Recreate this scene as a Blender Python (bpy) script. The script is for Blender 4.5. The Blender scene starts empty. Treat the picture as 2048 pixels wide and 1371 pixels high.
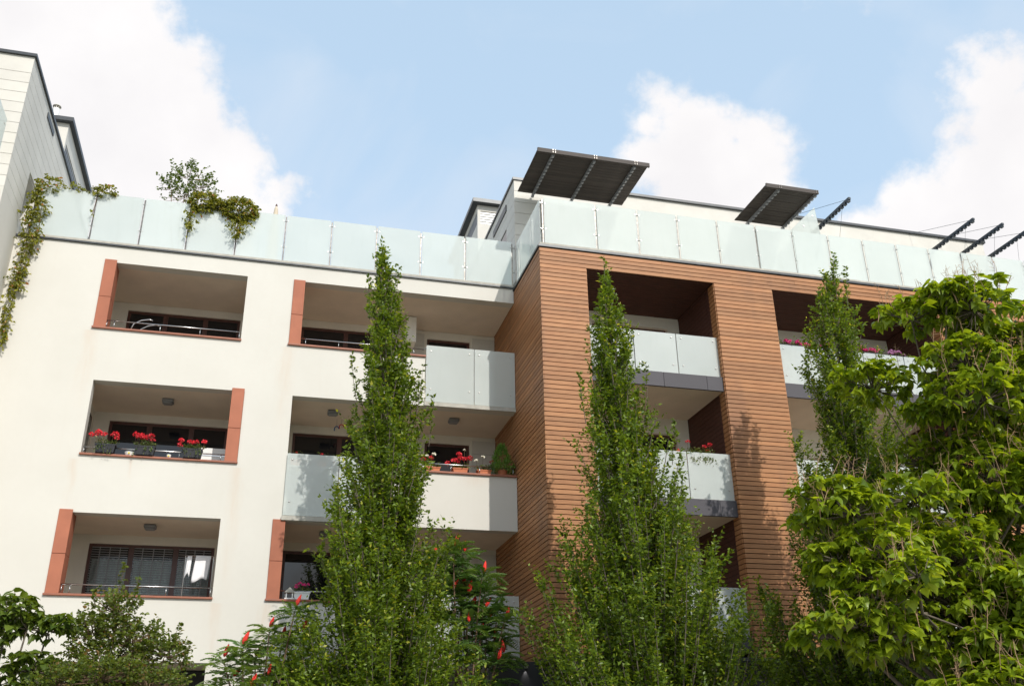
import bpy, math, random
import numpy as np
from mathutils import Vector, Matrix

# ------------------------------------------------------------------ camera
scene = bpy.context.scene
COL = scene.collection
rad = math.radians
YAW, PITCH, ROLL = rad(15.03), rad(24.26), rad(-0.95)
fw = Vector((math.sin(YAW)*math.cos(PITCH), math.cos(YAW)*math.cos(PITCH), math.sin(PITCH)))
rt = Vector((math.cos(YAW), -math.sin(YAW), 0))
up = rt.cross(fw)
r2 = rt*math.cos(ROLL) + up*math.sin(ROLL)
u2 = -rt*math.sin(ROLL) + up*math.cos(ROLL)
cam = bpy.data.cameras.new('camera')
cam.sensor_width = 36.0
cam.lens = 36.0*1905.04/2048
cam.clip_start, cam.clip_end = 0.1, 3000
camo = bpy.data.objects.new('camera', cam)
M = Matrix((r2, u2, -fw)).transposed().to_4x4()
M.translation = Vector((0, -21.75, 1.6))
camo.matrix_world = M
COL.objects.link(camo)
scene.camera = camo

# ------------------------------------------------------------------ sky, sun, exposure
SUN_AZ, SUN_EL = rad(16.0), rad(39.0)        # to the right of the facade's normal
EXPOSURE = 0.40
CLOUD = 5.65
w = bpy.data.worlds.new('World'); scene.world = w; w.use_nodes = True
nt = w.node_tree; nt.nodes.clear()
def wn(t, **k):
    n = nt.nodes.new(t)
    for a, b in k.items(): setattr(n, a, b)
    return n
def wl(a, b): nt.links.new(a, b)
def wmath(op, a, b=None, clamp=False):
    n = wn('ShaderNodeMath', operation=op, use_clamp=clamp)
    for i, v in enumerate((a, b)):
        if v is None: continue
        if isinstance(v, (int, float)): n.inputs[i].default_value = v
        else: wl(v, n.inputs[i])
    return n.outputs[0]
out = wn('ShaderNodeOutputWorld'); bg = wn('ShaderNodeBackground')
sky = wn('ShaderNodeTexSky', sky_type='NISHITA', sun_disc=False)
sky.sun_elevation = SUN_EL; sky.sun_rotation = math.pi - SUN_AZ
sky.air_density, sky.dust_density, sky.ozone_density = 1.0, 2.2, 1.2
tc = wn('ShaderNodeTexCoord')
nrm = wn('ShaderNodeVectorMath', operation='NORMALIZE'); wl(tc.outputs['Generated'], nrm.inputs[0])
dirv = nrm.outputs[0]
warp = wn('ShaderNodeTexNoise'); warp.inputs['Scale'].default_value = 9; warp.inputs['Detail'].default_value = 4
wl(dirv, warp.inputs['Vector'])
wsub = wn('ShaderNodeVectorMath', operation='SUBTRACT'); wl(warp.outputs['Color'], wsub.inputs[0]); wsub.inputs[1].default_value = (.5, .5, .5)
wscl = wn('ShaderNodeVectorMath', operation='SCALE'); wl(wsub.outputs[0], wscl.inputs[0]); wscl.inputs['Scale'].default_value = .055
wadd = wn('ShaderNodeVectorMath', operation='ADD'); wl(dirv, wadd.inputs[0]); wl(wscl.outputs[0], wadd.inputs[1])
BLOBS = [(-0.242, 0.751, 0.615, 0.135), (-0.191, 0.806, 0.56, 0.132), (-0.121, 0.844, 0.523, 0.105), (-0.376, 0.753, 0.54, 0.176), (-0.229, 0.887, 0.401, 0.225),
 (0.356, 0.707, 0.611, 0.023), (0.354, 0.726, 0.59, 0.024), (0.392, 0.724, 0.568, 0.057), (0.439, 0.704, 0.558, 0.042), (0.359, 0.745, 0.562, 0.037), (0.42, 0.74, 0.526, 0.076),
 (0.607, 0.558, 0.566, 0.04), (0.623, 0.577, 0.527, 0.051), (0.619, 0.615, 0.488, 0.058), (0.587, 0.654, 0.477, 0.054), (0.554, 0.691, 0.464, 0.045), (0.666, 0.569, 0.482, 0.099), (0.615, 0.677, 0.404, 0.119), (-0.012, 0.851, 0.526, 0.028), (0.505, 0.558, 0.658, .010), (0.454, 0.591, 0.667, .004)]
cov = None
for (x, y, z, r) in BLOBS:
    d = wn('ShaderNodeVectorMath', operation='DISTANCE'); wl(wadd.outputs[0], d.inputs[0])
    L = math.sqrt(x*x+y*y+z*z); d.inputs[1].default_value = (x/L, y/L, z/L)
    v = wmath('SUBTRACT', r, d.outputs['Value'])
    cov = v if cov is None else wmath('MAXIMUM', cov, v)
fb = wn('ShaderNodeTexNoise'); fb.inputs['Scale'].default_value = 26; fb.inputs['Detail'].default_value = 9; fb.inputs['Roughness'].default_value = .62
wl(dirv, fb.inputs['Vector'])
edge = wmath('ADD', cov, wmath('MULTIPLY', wmath('SUBTRACT', fb.outputs['Fac'], .5), .072))
mr = wn('ShaderNodeMapRange', interpolation_type='SMOOTHSTEP'); wl(edge, mr.inputs['Value'])
mr.inputs['From Min'].default_value = -.012; mr.inputs['From Max'].default_value = .020
# the same broken cloud goes on over the rest of the sky
far = wn('ShaderNodeTexNoise'); far.inputs['Scale'].default_value = 2.6; far.inputs['Detail'].default_value = 9; far.inputs['Roughness'].default_value = .55
wl(dirv, far.inputs['Vector'])
fm = wn('ShaderNodeMapRange', interpolation_type='SMOOTHSTEP'); wl(far.outputs['Fac'], fm.inputs['Value'])
fm.inputs['From Min'].default_value = .5; fm.inputs['From Max'].default_value = .6
vd = wn('ShaderNodeVectorMath', operation='DISTANCE'); wl(dirv, vd.inputs[0]); vd.inputs[1].default_value = (.24, .88, .41)
vm = wn('ShaderNodeMapRange', interpolation_type='SMOOTHSTEP'); wl(vd.outputs['Value'], vm.inputs['Value'])
vm.inputs['From Min'].default_value = .62; vm.inputs['From Max'].default_value = .85
fac = wmath('MAXIMUM', mr.outputs[0], wmath('MULTIPLY', fm.outputs[0], vm.outputs[0]))
# thin high wisps
wi = wn('ShaderNodeTexNoise'); wi.inputs['Scale'].default_value = 5; wi.inputs['Detail'].default_value = 7; wi.inputs['Distortion'].default_value = .8
wl(dirv, wi.inputs['Vector'])
wm = wn('ShaderNodeMapRange'); wl(wi.outputs['Fac'], wm.inputs['Value'])
wm.inputs['From Min'].default_value = .45; wm.inputs['From Max'].default_value = .8; wm.inputs['To Max'].default_value = .3
fac = wmath('MAXIMUM', wmath('MULTIPLY', fac, .97), wm.outputs[0])
shade = wn('ShaderNodeTexNoise'); shade.inputs['Scale'].default_value = 7; shade.inputs['Detail'].default_value = 6
wl(dirv, shade.inputs['Vector'])
cr = wn('ShaderNodeValToRGB'); wl(shade.outputs['Fac'], cr.inputs[0])
cr.color_ramp.elements[0].position = .36; cr.color_ramp.elements[0].color = (.91, .885, .89, 1)
cr.color_ramp.elements[1].position = .62; cr.color_ramp.elements[1].color = (1, .975, .97, 1)
cs = wn('ShaderNodeVectorMath', operation='SCALE'); wl(cr.outputs[0], cs.inputs[0]); cs.inputs['Scale'].default_value = CLOUD
# summer haze lifts the blue
hz = wn('ShaderNodeMix', data_type='RGBA'); hz.inputs[0].default_value = .55
wl(sky.outputs[0], hz.inputs[6]); hz.inputs[7].default_value = (4.35, 5.65, 6.8, 1)
mx = wn('ShaderNodeMix', data_type='RGBA'); wl(fac, mx.inputs[0]); wl(hz.outputs[2], mx.inputs[6]); wl(cs.outputs[0], mx.inputs[7])
wl(mx.outputs[2], bg.inputs['Color']); bg.inputs['Strength'].default_value = .14
wl(bg.outputs[0], out.inputs[0])

sl = bpy.data.lights.new('sun', 'SUN'); sl.energy = 2.7; sl.angle = rad(.53); sl.color = (1, .955, .88)
so = bpy.data.objects.new('sun', sl); COL.objects.link(so)
sdir = Vector((math.sin(SUN_AZ)*math.cos(SUN_EL), -math.cos(SUN_AZ)*math.cos(SUN_EL), math.sin(SUN_EL)))
so.rotation_euler = sdir.to_track_quat('Z', 'Y').to_euler(); so.location = sdir*60

vs = scene.view_settings
vs.view_transform = 'Standard'; vs.look = 'None'; vs.exposure = EXPOSURE; vs.gamma = 1.0; vs.use_curve_mapping = False
scene.cycles.max_bounces = 8; scene.cycles.transparent_max_bounces = 24

# ------------------------------------------------------------------ helpers
rng = np.random.default_rng(7)
class MB:
    def __init__(s): s.v = []; s.f = []
    def box(s, x0, x1, y0, y1, z0, z1):
        b = len(s.v)
        s.v += [(x0,y0,z0),(x1,y0,z0),(x1,y1,z0),(x0,y1,z0),(x0,y0,z1),(x1,y0,z1),(x1,y1,z1),(x0,y1,z1)]
        s.f += [tuple(b+i for i in q) for q in ((0,3,2,1),(4,5,6,7),(0,1,5,4),(1,2,6,5),(2,3,7,6),(3,0,4,7))]
        return s
    def poly(s, pts):
        b = len(s.v); s.v += [tuple(p) for p in pts]; s.f.append(tuple(range(b, b+len(pts)))); return s
    def prism(s, pts, d):
        n = len(pts); b = len(s.v); d = Vector(d)
        s.v += [tuple(p) for p in pts] + [tuple(Vector(p)+d) for p in pts]
        s.f.append(tuple(b+i for i in range(n))[::-1]); s.f.append(tuple(b+n+i for i in range(n)))
        for i in range(n):
            j = (i+1) % n; s.f.append((b+i, b+j, b+n+j, b+n+i))
        return s
    def tube(s, pts, r, n=6, cap=True):
        pts = [Vector(p) for p in pts]; m = len(pts)
        if not hasattr(r, '__len__'): r = [r]*m
        b = len(s.v); prev = None
        for i, p in enumerate(pts):
            t = (pts[min(i+1, m-1)]-pts[max(i-1, 0)]).normalized()
            if prev is None:
                a = Vector((1,0,0)) if abs(t.x) < .8 else Vector((0,1,0))
            else: a = prev
            u = (a - t*a.dot(t)).normalized(); v = t.cross(u); prev = u
            for k in range(n):
                an = 2*math.pi*k/n
                s.v.append(tuple(p + (u*math.cos(an)+v*math.sin(an))*r[i]))
        for i in range(m-1):
            for k in range(n):
                k2 = (k+1) % n
                s.f.append((b+i*n+k, b+i*n+k2, b+(i+1)*n+k2, b+(i+1)*n+k))
        if cap:
            s.f.append(tuple(b+k for k in range(n))[::-1]); s.f.append(tuple(b+(m-1)*n+k for k in range(n)))
        return s
    def lathe(s, c, prof, n=12, tilt=None):
        c = Vector(c); b = len(s.v)
        for (r, z) in prof:
            for k in range(n):
                an = 2*math.pi*k/n; p = Vector((r*math.cos(an), r*math.sin(an), z))
                if tilt is not None: p = tilt @ p
                s.v.append(tuple(c+p))
        for i in range(len(prof)-1):
            for k in range(n):
                k2 = (k+1) % n
                s.f.append((b+i*n+k, b+i*n+k2, b+(i+1)*n+k2, b+(i+1)*n+k))
        s.f.append(tuple(b+k for k in range(n))[::-1]); s.f.append(tuple(b+(len(prof)-1)*n+k for k in range(n)))
        return s
    def mesh(s, name, mat, smooth=False):
        me = bpy.data.meshes.new(name); me.from_pydata(s.v, [], s.f)
        if mat: me.materials.append(mat)
        if smooth: me.polygons.foreach_set('use_smooth', [True]*len(me.polygons))
        me.update(); return me
    def build(s, name, mat, parent=None, smooth=False):
        return link(name, s.mesh(name, mat, smooth), parent)

def link(name, me, parent=None, mw=None):
    o = bpy.data.objects.new(name, me); COL.objects.link(o)
    if mw is not None: o.matrix_basis = mw
    if parent is not None:
        o.parent = parent; o.matrix_parent_inverse = parent.matrix_basis.inverted()
    return o
def tag(o, label=None, cat=None, group=None, kind=None):
    if label: o['label'] = label
    if cat: o['category'] = cat
    if group: o['group'] = group
    if kind: o['kind'] = kind
    return o
def thing(name, label, cat, loc=(0,0,0), group=None):
    o = bpy.data.objects.new(name, None); COL.objects.link(o); o.matrix_basis = Matrix.Translation(loc)
    o.empty_display_size = .2
    return tag(o, label, cat, group)
def box(name, mat, parent, *a):
    return MB().box(*a).build(name, mat, parent)
def bevel(o, wd=.01, seg=2):
    m = o.modifiers.new('bevel', 'BEVEL'); m.width = wd; m.segments = seg; m.limit_method = 'ANGLE'; return o

def holes_wall(x0, x1, z0, z1, holes, y0, y1):
    """a wall slab in the XZ plane with rectangular openings and their reveals"""
    xs = sorted({x0, x1, *[h[0] for h in holes], *[h[1] for h in holes]}); xs = [x for x in xs if x0 <= x <= x1]
    zs = sorted({z0, z1, *[h[2] for h in holes], *[h[3] for h in holes]}); zs = [z for z in zs if z0 <= z <= z1]
    def full(i, j):
        if i < 0 or j < 0 or i >= len(xs)-1 or j >= len(zs)-1: return False
        cx, cz = (xs[i]+xs[i+1])/2, (zs[j]+zs[j+1])/2
        return not any(h[0] < cx < h[1] and h[2] < cz < h[3] for h in holes)
    m = MB(); idx = {}
    def V(x, y, z):
        k = (x, y, z)
        if k not in idx: idx[k] = len(m.v); m.v.append(k)
        return idx[k]
    for i in range(len(xs)-1):
        for j in range(len(zs)-1):
            if not full(i, j): continue
            a, b, c, d = xs[i], xs[i+1], zs[j], zs[j+1]
            m.f.append((V(a,y0,c), V(b,y0,c), V(b,y0,d), V(a,y0,d)))
            m.f.append((V(a,y1,c), V(a,y1,d), V(b,y1,d), V(b,y1,c)))
            if not full(i-1, j): m.f.append((V(a,y0,c), V(a,y0,d), V(a,y1,d), V(a,y1,c)))
            if not full(i+1, j): m.f.append((V(b,y0,c), V(b,y1,c), V(b,y1,d), V(b,y0,d)))
            if not full(i, j-1): m.f.append((V(a,y0,c), V(a,y1,c), V(b,y1,c), V(b,y0,c)))
            if not full(i, j+1): m.f.append((V(a,y0,d), V(b,y0,d), V(b,y1,d), V(a,y1,d)))
    return m

# ------------------------------------------------------------------ materials
class NT:
    def __init__(s, name):
        s.m = bpy.data.materials.new(name); s.m.use_nodes = True; s.t = s.m.node_tree; s.t.nodes.clear()
        s.out = s.n('ShaderNodeOutputMaterial')
    def n(s, t, **k):
        n = s.t.nodes.new(t)
        for a, b in k.items(): setattr(n, a, b)
        return n
    def l(s, a, b): s.t.links.new(a, b)
    def math(s, op, a, b=None, clamp=False):
        n = s.n('ShaderNodeMath', operation=op, use_clamp=clamp)
        for i, v in enumerate((a, b)):
            if v is None: continue
            if isinstance(v, (int, float)): n.inputs[i].default_value = v
            else: s.l(v, n.inputs[i])
        return n.outputs[0]
    def mix(s, f, a, b, blend='MIX'):
        n = s.n('ShaderNodeMix', data_type='RGBA', blend_type=blend)
        for i, v in ((0, f), (6, a), (7, b)):
            if isinstance(v, (int, float)): n.inputs[i].default_value = v
            elif isinstance(v, tuple): n.inputs[i].default_value = (*v[:3], 1)
            else: s.l(v, n.inputs[i])
        return n.outputs[2]
    def noise(s, scale, detail=4, vec=None, rough=.55, stretch=None):
        tcn = s.n('ShaderNodeTexCoord'); v = vec or tcn.outputs['Object']
        if stretch:
            mp = s.n('ShaderNodeMapping'); mp.inputs['Scale'].default_value = stretch; s.l(v, mp.inputs[0]); v = mp.outputs[0]
        n = s.n('ShaderNodeTexNoise'); n.inputs['Scale'].default_value = scale; n.inputs['Detail'].default_value = detail
        n.inputs['Roughness'].default_value = rough; s.l(v, n.inputs['Vector']); return n.outputs['Fac']
    def rng(s, v, a, b, c=0., d=1.):
        n = s.n('ShaderNodeMapRange'); s.l(v, n.inputs[0])
        for i, x in enumerate((a, b, c, d)): n.inputs[i+1].default_value = x
        return n.outputs[0]
    def bsdf(s, col, rough=.6, metal=0., spec=.5, bump=None, bstr=.2, bdist=.01):
        b = s.n('ShaderNodeBsdfPrincipled')
        for k, v in (('Base Color', col), ('Roughness', rough), ('Metallic', metal), ('Specular IOR Level', spec)):
            if isinstance(v, tuple): b.inputs[k].default_value = (*v[:3], 1)
            elif isinstance(v, (int, float)): b.inputs[k].default_value = v
            else: s.l(v, b.inputs[k])
        if bump is not None:
            bn = s.n('ShaderNodeBump'); bn.inputs['Strength'].default_value = bstr; bn.inputs['Distance'].default_value = bdist
            s.l(bump, bn.inputs['Height']); s.l(bn.outputs[0], b.inputs['Normal'])
        return b
    def done(s, sh): s.l(sh.outputs[0] if hasattr(sh, 'outputs') else sh, s.out.inputs[0]); return s.m

def pmat(name, col, rough=.6, var=.12, scale=4, metal=0., spec=.5, bump=0., bscale=60, stretch=None, pobj=0.):
    t = NT(name); nz = t.noise(scale, 5, stretch=stretch)
    lo = tuple(c*(1-var) for c in col); hi = tuple(min(1, c*(1+var)) for c in col)
    c = t.mix(t.rng(nz, .3, .7), lo, hi)
    if pobj:
        oi = t.n('ShaderNodeObjectInfo')
        hsv = t.n('ShaderNodeHueSaturation'); t.l(c, hsv.inputs['Color'])
        t.l(t.rng(oi.outputs['Random'], 0, 1, 1-pobj, 1+pobj), hsv.inputs['Value']); c = hsv.outputs[0]
    bp = t.noise(bscale, 3, stretch=stretch) if bump else None
    return t.done(t.bsdf(c, rough, metal, spec, bp, bump))

def stucco_mat():
    t = NT('cream_stucco')
    big = t.noise(.55, 6); fine = t.noise(9, 4)
    c = t.mix(t.rng(big, .3, .72), (.60, .578, .525), (.65, .63, .578))
    streak = t.noise(1.0, 5, stretch=(5.5, 5.5, .35))
    c = t.mix(t.math('MULTIPLY', t.rng(streak, .55, .8), .16), c, (.58, .54, .47))
    c = t.mix(t.math('MULTIPLY', t.rng(fine, .4, .8), .12), c, (.56, .53, .48))
    # rust-coloured run-off below the ends of the sills
    tcn = t.n('ShaderNodeTexCoord'); sp = t.n('ShaderNodeSeparateXYZ'); t.l(tcn.outputs['Object'], sp.inputs[0])
    wob = t.math('MULTIPLY', t.math('SUBTRACT', t.noise(1.3, 3), .5), .35)
    tot = None
    for (x, zt, ln, wd) in ((-4.22, 11.08, 1.9, .10), (-.66, 8.0, 2.9, .09), (.2, 11.08, 2.3, .10), (-4.1, 8.0, 1.1, .06), (.2, 5.0, 1.6, .1), (-2.9, 8.05, .6, .03), (-.8, 5.0, 1.4, .07), (4.9, 8.1, .25, .25)):
        dx = t.math('ABSOLUTE', t.math('SUBTRACT', t.math('ADD', sp.outputs[0], wob), x))
        g = t.math('MULTIPLY', t.rng(dx, 0, wd*2.2, 1, 0), t.math('MULTIPLY', t.rng(sp.outputs[2], zt-ln, zt, .1, 1), t.math('LESS_THAN', sp.outputs[2], zt)))
        g = t.math('MULTIPLY', g, t.math('GREATER_THAN', sp.outputs[2], zt-ln))
        tot = g if tot is None else t.math('MAXIMUM', tot, g)
    fadez = t.math('MULTIPLY', tot, t.rng(t.noise(3, 4, stretch=(4, 4, .5)), .3, .7, .06, .34))
    c = t.mix(fadez, c, (.56, .37, .23))
    return t.done(t.bsdf(c, .85, spec=.25, bump=t.noise(120, 3), bstr=.12, bdist=.004))

def plank_mat():
    t = NT('timber_plank')
    oi = t.n('ShaderNodeObjectInfo')
    tcn = t.n('ShaderNodeTexCoord')
    sh = t.n('ShaderNodeVectorMath', operation='ADD'); t.l(tcn.outputs['Object'], sh.inputs[0])
    cx = t.n('ShaderNodeCombineXYZ'); t.l(t.math('MULTIPLY', oi.outputs['Random'], 40.), cx.inputs[0]); t.l(t.math('MULTIPLY', oi.outputs['Random'], 13.), cx.inputs[2]); t.l(cx.outputs[0], sh.inputs[1])
    g = t.noise(3.0, 6, vec=sh.outputs[0], stretch=(1.2, 14, 14))
    g2 = t.noise(1.3, 3, vec=sh.outputs[0])
    c = t.mix(t.rng(g, .3, .7), (.285, .118, .046), (.40, .182, .073))
    c = t.mix(t.math('MULTIPLY', t.rng(g2, .35, .7), .4), c, (.46, .235, .105))
    geo = t.n('ShaderNodeNewGeometry')      # grey weathering drifts down over many boards
    wz = t.noise(1.0, 5, vec=geo.outputs['Position'], stretch=(1.3, 1.3, .28))
    c = t.mix(t.math('MULTIPLY', t.rng(wz, .54, .76), .5), c, (.18, .088, .052))
    hsv = t.n('ShaderNodeHueSaturation'); t.l(c, hsv.inputs['Color'])
    t.l(t.rng(oi.outputs['Random'], 0, 1, .83, 1.14), hsv.inputs['Value'])
    return t.done(t.bsdf(hsv.outputs[0], .55, spec=.35, bump=g, bstr=.25, bdist=.004))

def frosted_mat():
    t = NT('frosted_glass')
    nz = t.noise(.8, 4)
    c = t.mix(t.rng(nz, .35, .7), (.715, .755, .735), (.775, .81, .79))
    st = t.noise(2.0, 5, stretch=(4, 4, .6)); c = t.mix(t.math('MULTIPLY', t.rng(st, .55, .85), .3), c, (.60, .64, .59))
    oi = t.n('ShaderNodeObjectInfo'); hsv = t.n('ShaderNodeHueSaturation'); t.l(c, hsv.inputs['Color']); t.l(t.rng(oi.outputs['Random'], 0, 1, .95, 1.05), hsv.inputs['Value']); c = hsv.outputs[0]
    b = t.bsdf(c, .06, spec=.75)
    tr = t.n('ShaderNodeBsdfTranslucent'); tr.inputs[0].default_value = (.88, .93, .91, 1)
    m1 = t.n('ShaderNodeMixShader'); m1.inputs[0].default_value = .3; t.l(b.outputs[0], m1.inputs[1]); t.l(tr.outputs[0], m1.inputs[2])
    tp = t.n('ShaderNodeBsdfTransparent'); tp.inputs[0].default_value = (.92, .96, .95, 1)
    m2 = t.n('ShaderNodeMixShader'); m2.inputs[0].default_value = .34; t.l(m1.outputs[0], m2.inputs[1]); t.l(tp.outputs[0], m2.inputs[2])
    return t.done(m2)

def pane_mat(name, transp):
    t = NT(name)
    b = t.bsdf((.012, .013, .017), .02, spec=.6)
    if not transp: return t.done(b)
    tp = t.n('ShaderNodeBsdfTransparent'); tp.inputs[0].default_value = (.75, .8, .8, 1)
    gl = t.n('ShaderNodeBsdfGlossy'); gl.inputs['Roughness'].default_value = .01
    fr = t.n('ShaderNodeFresnel'); fr.inputs[0].default_value = 1.55
    m = t.n('ShaderNodeMixShader'); t.l(fr.outputs[0], m.inputs[0]); t.l(tp.outputs[0], m.inputs[1]); t.l(gl.outputs[0], m.inputs[2])
    return t.done(m)

def leaf_mat(name, dark, light, src='tint', trans=.40, rough=.42, spec=.45, third=None):
    t = NT(name)
    if src == 'tint':
        a = t.n('ShaderNodeAttribute', attribute_name='tint'); f = a.outputs['Fac']
    else:
        a = t.n('ShaderNodeObjectInfo'); f = a.outputs['Random']
    ramp = t.n('ShaderNodeValToRGB'); t.l(f, ramp.inputs[0])
    e = ramp.color_ramp.elements
    e[0].color = (*dark, 1); e[1].color = (*light, 1); e[1].position = .9
    if third: x = e.new(.97); x.color = (*third, 1)
    b = t.bsdf(ramp.outputs[0], rough, spec=spec)
    tr = t.n('ShaderNodeBsdfTranslucent')
    t.l(t.mix(1.0, ramp.outputs[0], (1.9, 1.7, .6), 'MULTIPLY'), tr.inputs[0])
    m = t.n('ShaderNodeMixShader'); m.inputs[0].default_value = trans; t.l(b.outputs[0], m.inputs[1]); t.l(tr.outputs[0], m.inputs[2])
    return t.done(m)

MT = {}
MT['stucco'] = stucco_mat()
MT['soffit'] = pmat('soffit_plaster', (.76, .645, .53), .9, .05, 2, spec=.2)
MT['inner'] = pmat('loggia_plaster', (.76, .72, .64), .9, .05, 2, spec=.2)
MT['plank'] = plank_mat()
MT['backing'] = pmat('dark_backing', (.028, .014, .009), .9, .1)
MT['shadewood'] = pmat('shaded_timber', (.075, .026, .016), .7, .3, 3, stretch=(1, 6, 6))  # shade inside the deep openings is painted into this timber colour
MT['terracotta'] = pmat('terracotta_panel', (.375, .130, .072), .75, .10, 2.2, bump=.1, bscale=50, pobj=.04)
MT['sill'] = pmat('red_brown_sill', (.30, .105, .06), .5, .15, 5)
MT['frame'] = pmat('brown_window_frame', (.085, .03, .022), .4, .15, 8)
MT['steel'] = pmat('brushed_steel', (.50, .50, .50), .25, .05, 20, metal=1.0)
MT['poststeel'] = pmat('glint_mottled_steel', (.16, .15, .14), .35, .5, 9, metal=.6)  # dark and light mottle paints reflections and glints into the steel
MT['bolt'] = pmat('steel_bolt', (.55, .54, .52), .35, .05, 20, metal=.9)
MT['coping'] = pmat('dark_metal_coping', (.055, .06, .065), .4, .15, 6, metal=.3)
MT['concrete'] = pmat('grey_ledge', (.42, .40, .35), .8, .15, 6)
MT['granite'] = pmat('grey_granite', (.060, .055, .064), .65, .25, 160, pobj=.06)
MT['white'] = pmat('white_panel', (.62, .597, .545), .75, .06, 1.5, bump=.08, pobj=.03)
MT['frost'] = frosted_mat()
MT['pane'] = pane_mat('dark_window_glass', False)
MT['clear'] = pane_mat('clear_window_glass', True)
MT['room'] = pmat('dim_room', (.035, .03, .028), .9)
MT['blind'] = pmat('grey_blind', (.26, .26, .27), .5, .08)
MT['curtain'] = pmat('pale_curtain', (.85, .84, .81), .9, .08, 3)
MT['cloth'] = pmat('white_cloth', (.82, .82, .84), .9, .05, 6)
MT['lamp'] = pmat('grey_lamp_body', (.20, .20, .205), .5, .08)
MT['slat'] = pmat('charcoal_timber_slat', (.045, .034, .028), .65, .25, 6, stretch=(.6, 5, 5), pobj=.2)
MT['bracket'] = pmat('slate_bracket', (.30, .31, .33), .45, .1, 8, metal=.3)
MT['darksteel'] = pmat('dark_blue_steel', (.035, .045, .055), .4, .1, 8, metal=.4)
MT['bark'] = pmat('grey_bark', (.13, .105, .08), .9, .3, 14, bump=.5, bscale=30)
MT['twig'] = pmat('brown_twig', (.15, .095, .055), .8, .2, 10)
MT['stalk'] = pmat('tan_seed_stalk', (.36, .23, .13), .8, .2, 10)
MT['blackpot'] = pmat('black_plastic', (.008, .009, .014), .6, .1)
MT['claypot'] = pmat('clay_pot', (.48, .16, .075), .8, .12, 10)
MT['whitepot'] = pmat('white_ceramic', (.8, .8, .78), .3, .03)
MT['yellow'] = pmat('yellow_print', (.75, .55, .05), .5, .05)
MT['red'] = pmat('red_petal', (.62, .018, .03), .6, .2, 30, pobj=.2)
MT['pink'] = pmat('magenta_petal', (.68, .03, .20), .6, .25, 30, pobj=.2)
MT['lilac'] = pmat('lilac_petal', (.60, .28, .50), .6, .3, 60)
MT['ivorypetal'] = pmat('ivory_petal', (.8, .76, .62), .6, .1, 30)
MT['cone'] = pmat('crimson_seed_cone', (.62, .03, .02), .8, .3, 40, bump=.8, bscale=60, pobj=.25)
MT['soil'] = pmat('soil', (.05, .035, .025), .95)
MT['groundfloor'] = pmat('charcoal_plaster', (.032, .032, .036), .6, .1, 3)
MT['beige'] = pmat('beige_canvas', (.55, .47, .36), .9, .08)
MT['blue'] = pmat('blue_plastic', (.03, .10, .30), .4, .05)
MT['redp'] = pmat('red_plastic', (.5, .03, .02), .4, .05)
g = NT('ground'); gz = g.noise(.25, 6); gf = g.noise(6, 5)
gc = g.mix(g.rng(gz, .42, .58), (.14, .15, .09), (.40, .38, .345))
gc = g.mix(g.math('MULTIPLY', g.rng(gf, .3, .7), .35), gc, (.22, .21, .17))
MT['ground'] = g.done(g.bsdf(gc, .9, spec=.2, bump=gf, bstr=.4, bdist=.03))

# ------------------------------------------------------------------ ground
gr = MB().poly([(-600, -600, 0), (600, -600, 0), (600, 600, 0), (-600, 600, 0)]).build('ground', MT['ground'])
tag(gr, kind='structure')

# ------------------------------------------------------------------ white wing
SOF = (12.89, 9.86, 6.83, 3.80)          # soffit heights, top floor first
white = thing('white_apartment_wing', 'cream rendered apartment wing with recessed loggias between tower and timber block', 'building', (0, 1, 0))
holes = [(-4.21, -.90, 11.13, 12.89), (-4.0, -.68, 8.09, 9.86), (-4.21, -.90, 5.07, 6.82), (-4.21, -.87, .9, 3.78),
         (.22, 3.58, 11.13, 12.90), (3.58, 5.91, 9.93, 12.90),
         (.42, 2.75, 6.93, 9.84), (2.75, 5.91, 8.15, 9.84),
         (.22, 3.58, 5.07, 6.83), (3.58, 5.91, 3.93, 6.83), (.5, 5.91, .9, 3.74)]
holes_wall(-6.25, 5.905, 0, 13.32, holes, 0, .28).build('wall', MT['stucco'], white)
# floor slabs and their plastered undersides
for i, zb in enumerate(SOF):
    ztop = 13.30 if i == 0 else zb+.29
    MB().box(-4.45, 5.90, .281, 2.6, zb+.012, ztop).build('floor_slab', MT['soffit'], white)
# partitions
for x0, x1 in ((-4.6, -4.24), (-.66, .20)):
    box('partition_wall', MT['inner'], white, x0, x1, .281, 2.6, 0, 12.9)
for zb in (9.86, ): box('partition_wall', MT['inner'], white, .20, .40, .281, 2.21, zb-2.75, zb)
for zb, x0, x1 in ((12.89, -.9, -.66), (6.82, -.9, -.66), ): box('partition_wall', MT['inner'], white, x0, x1, .281, 2.21, zb-2.75, zb+.01)
# back wall with window openings
bh = []
for zb in SOF[:3]:
    bh += [(-3.87, -1.05, zb-2.7, zb-.19), (.55, 2.95, zb-2.7, zb-.19), (3.98, 5.20, zb-2.7, zb-.22)]
holes_wall(-4.24, 5.962, 0.05, 12.895, bh, 2.2, 2.5).build('back_wall', MT['inner'], white)
box('room', MT['room'], white, -4.2, 5.9, 3.6, 3.7, 3.0, 12.9)

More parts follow.
